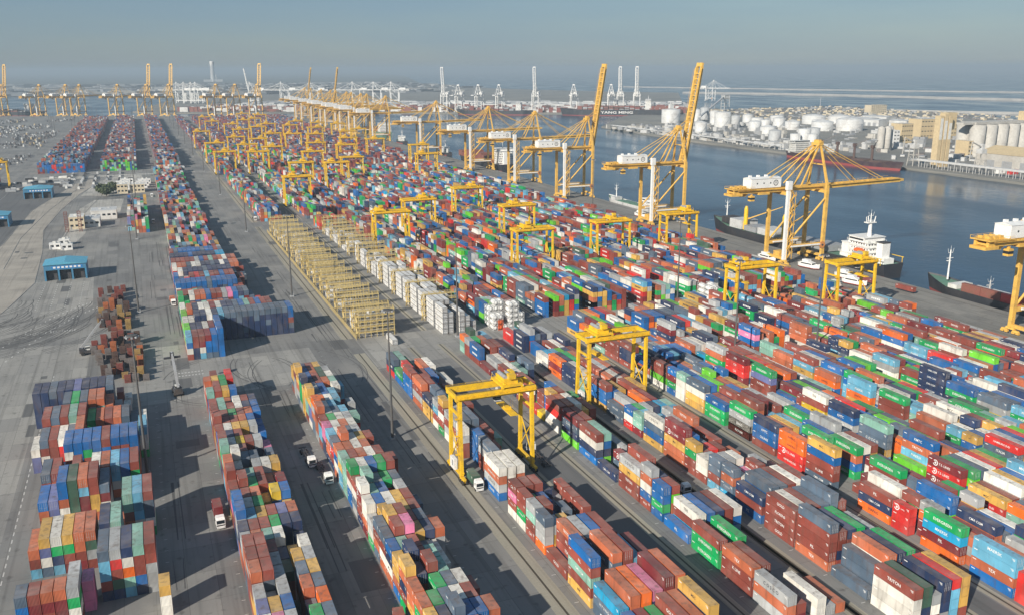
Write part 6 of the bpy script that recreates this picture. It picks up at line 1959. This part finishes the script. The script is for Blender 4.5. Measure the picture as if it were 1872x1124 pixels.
o = mb.build('plant_clutter', [M['lgrey'], M['grey'], M['silo'], M['fr_grey']]); tag(o, 'low pipes, pumps and sheds cluttering the ground among the tanks', 'plant clutter', None, 'stuff')
mb = MB()
for k in range(900):
    x, y = 1400 + rr.random() * 640, 1560 + rr.random() * 760
    h = 1 + rr.random() * 3; mb.box((x, y, h / 2), (4 + rr.random() * 14, 3 + rr.random() * 8, h), rr.choice((0, 1, 2, 2, 3)), rz=rr.random())
o = mb.build('depot_clutter', [M['grey'], M['silo'], M['beige'], M['fr_grey']]); tag(o, 'scattered low depots and parked plant on the sandy point', 'depot clutter', None, 'stuff')
mb = MB(); mb.tube((1915, 2232, 0), (1915, 2232, 34), .8, .4, n=8); o = mb.build('radio_mast', M['lgrey']); tag(o, 'thin pale radio mast on the sandy point', 'mast')
# far terminal: box stacks, sheds and low buildings nobody could count
mb = MB()
E_ = [(75, 2868), (300, 2756), (660, 2600), (920, 2400), (1190, 2262), (1360, 2118)]
def berth_pt(t):
    t *= len(E_) - 1; i = min(int(t), len(E_) - 2); f = t - i
    a, b = Vector(E_[i]), Vector(E_[i + 1]); d = (b - a).normalized()
    return a.lerp(b, f), Vector((-d.y, d.x)) * -1 if False else Vector((.55, .83)), math.atan2(d.y, d.x)
for k in range(2600):
    p, nn, rz = berth_pt(rr.random()); dd = 60 + rr.random() ** 1.4 * 620
    q = p + nn * dd; h = rr.choice((2.6, 5.2, 7.8, 10.4, 13))
    if dd < 330: mb.box((q.x, q.y, h / 2), (12.2 * rr.choice((1, 1, 2)), 2.5 * rr.choice((1, 2, 4)), h), rr.choice((0, 0, 1, 2, 3, 4, 5)), rz=rz)
    else: mb.box((q.x, q.y, h / 2), (14 + rr.random() * 40, 10 + rr.random() * 30, h * .8), rr.choice((4, 5, 5, 3, 3)), rz=rz)
o = mb.build('far_terminal_stacks', [M['rust'], M['fr_red'], M['fr_brown'], M['grey'], M['tank'], M['lgrey']]); tag(o, 'mass of rusty container stacks and white sheds in the far terminal', 'far terminal', None, 'stuff')
mb = MB()
for k in range(1700):
    a = rr.random(); x = -1500 + a * 3600; y = 4700 + rr.random() * 3400 + max(0, -x) * .6
    if x > 1650 and y < 5600: continue
    h = 3 + rr.random() * 9; mb.box((x, y, h / 2), (20 + rr.random() * 80, 10 + rr.random() * 40, h), rr.choice((0, 1, 1, 2, 3, 3)), rz=rr.random() * .4)
o = mb.build('far_district', [M['lgrey'], M['grey'], M['silo'], M['dark']]); tag(o, 'haze veiled spread of pale warehouses far beyond the basins', 'far district', None, 'stuff')
mb = MB(); mb.lathe((0, 0, 0), [(26, 0), (19, 120), (22, 185), (22, 197), (.5, 199)], 8); mb.b0(-90, 90, -20, 20, 0, 22, 0); mb.b0(16, 34, -12, 12, 0, 70)
o = mb.build('white_tower', M['tank']); o.location = (751, 9833, -.4); tag(o, 'tall tapering white tower alone in the far haze', 'tower')
# ------------------------------------------------------------------ haze: one closed box of even air
mb = MB(); mb.b0(-40000, 40000, -1500, 60000, -8.0, 150.0)
hz = mb.build('haze', [])
hm = bpy.data.materials.new('haze'); hm.use_nodes = True
n = hm.node_tree
for x in list(n.nodes):
    if x.type == 'BSDF_PRINCIPLED': n.nodes.remove(x)
pv = n.nodes.new("ShaderNodeVolumePrincipled")
pv.inputs["Color"].default_value = (0.50, 0.61, 0.70, 1)
pv.inputs["Density"].default_value = 0.00013
pv.inputs["Anisotropy"].default_value = 0.0
out = [x for x in n.nodes if x.type == 'OUTPUT_MATERIAL'][0]
n.links.new(pv.outputs[0], out.inputs["Volume"])
hz.data.materials.append(hm)
hz["kind"] = "stuff"; hz["label"] = "pale blue grey haze lying over the whole port"; hz["category"] = "haze"
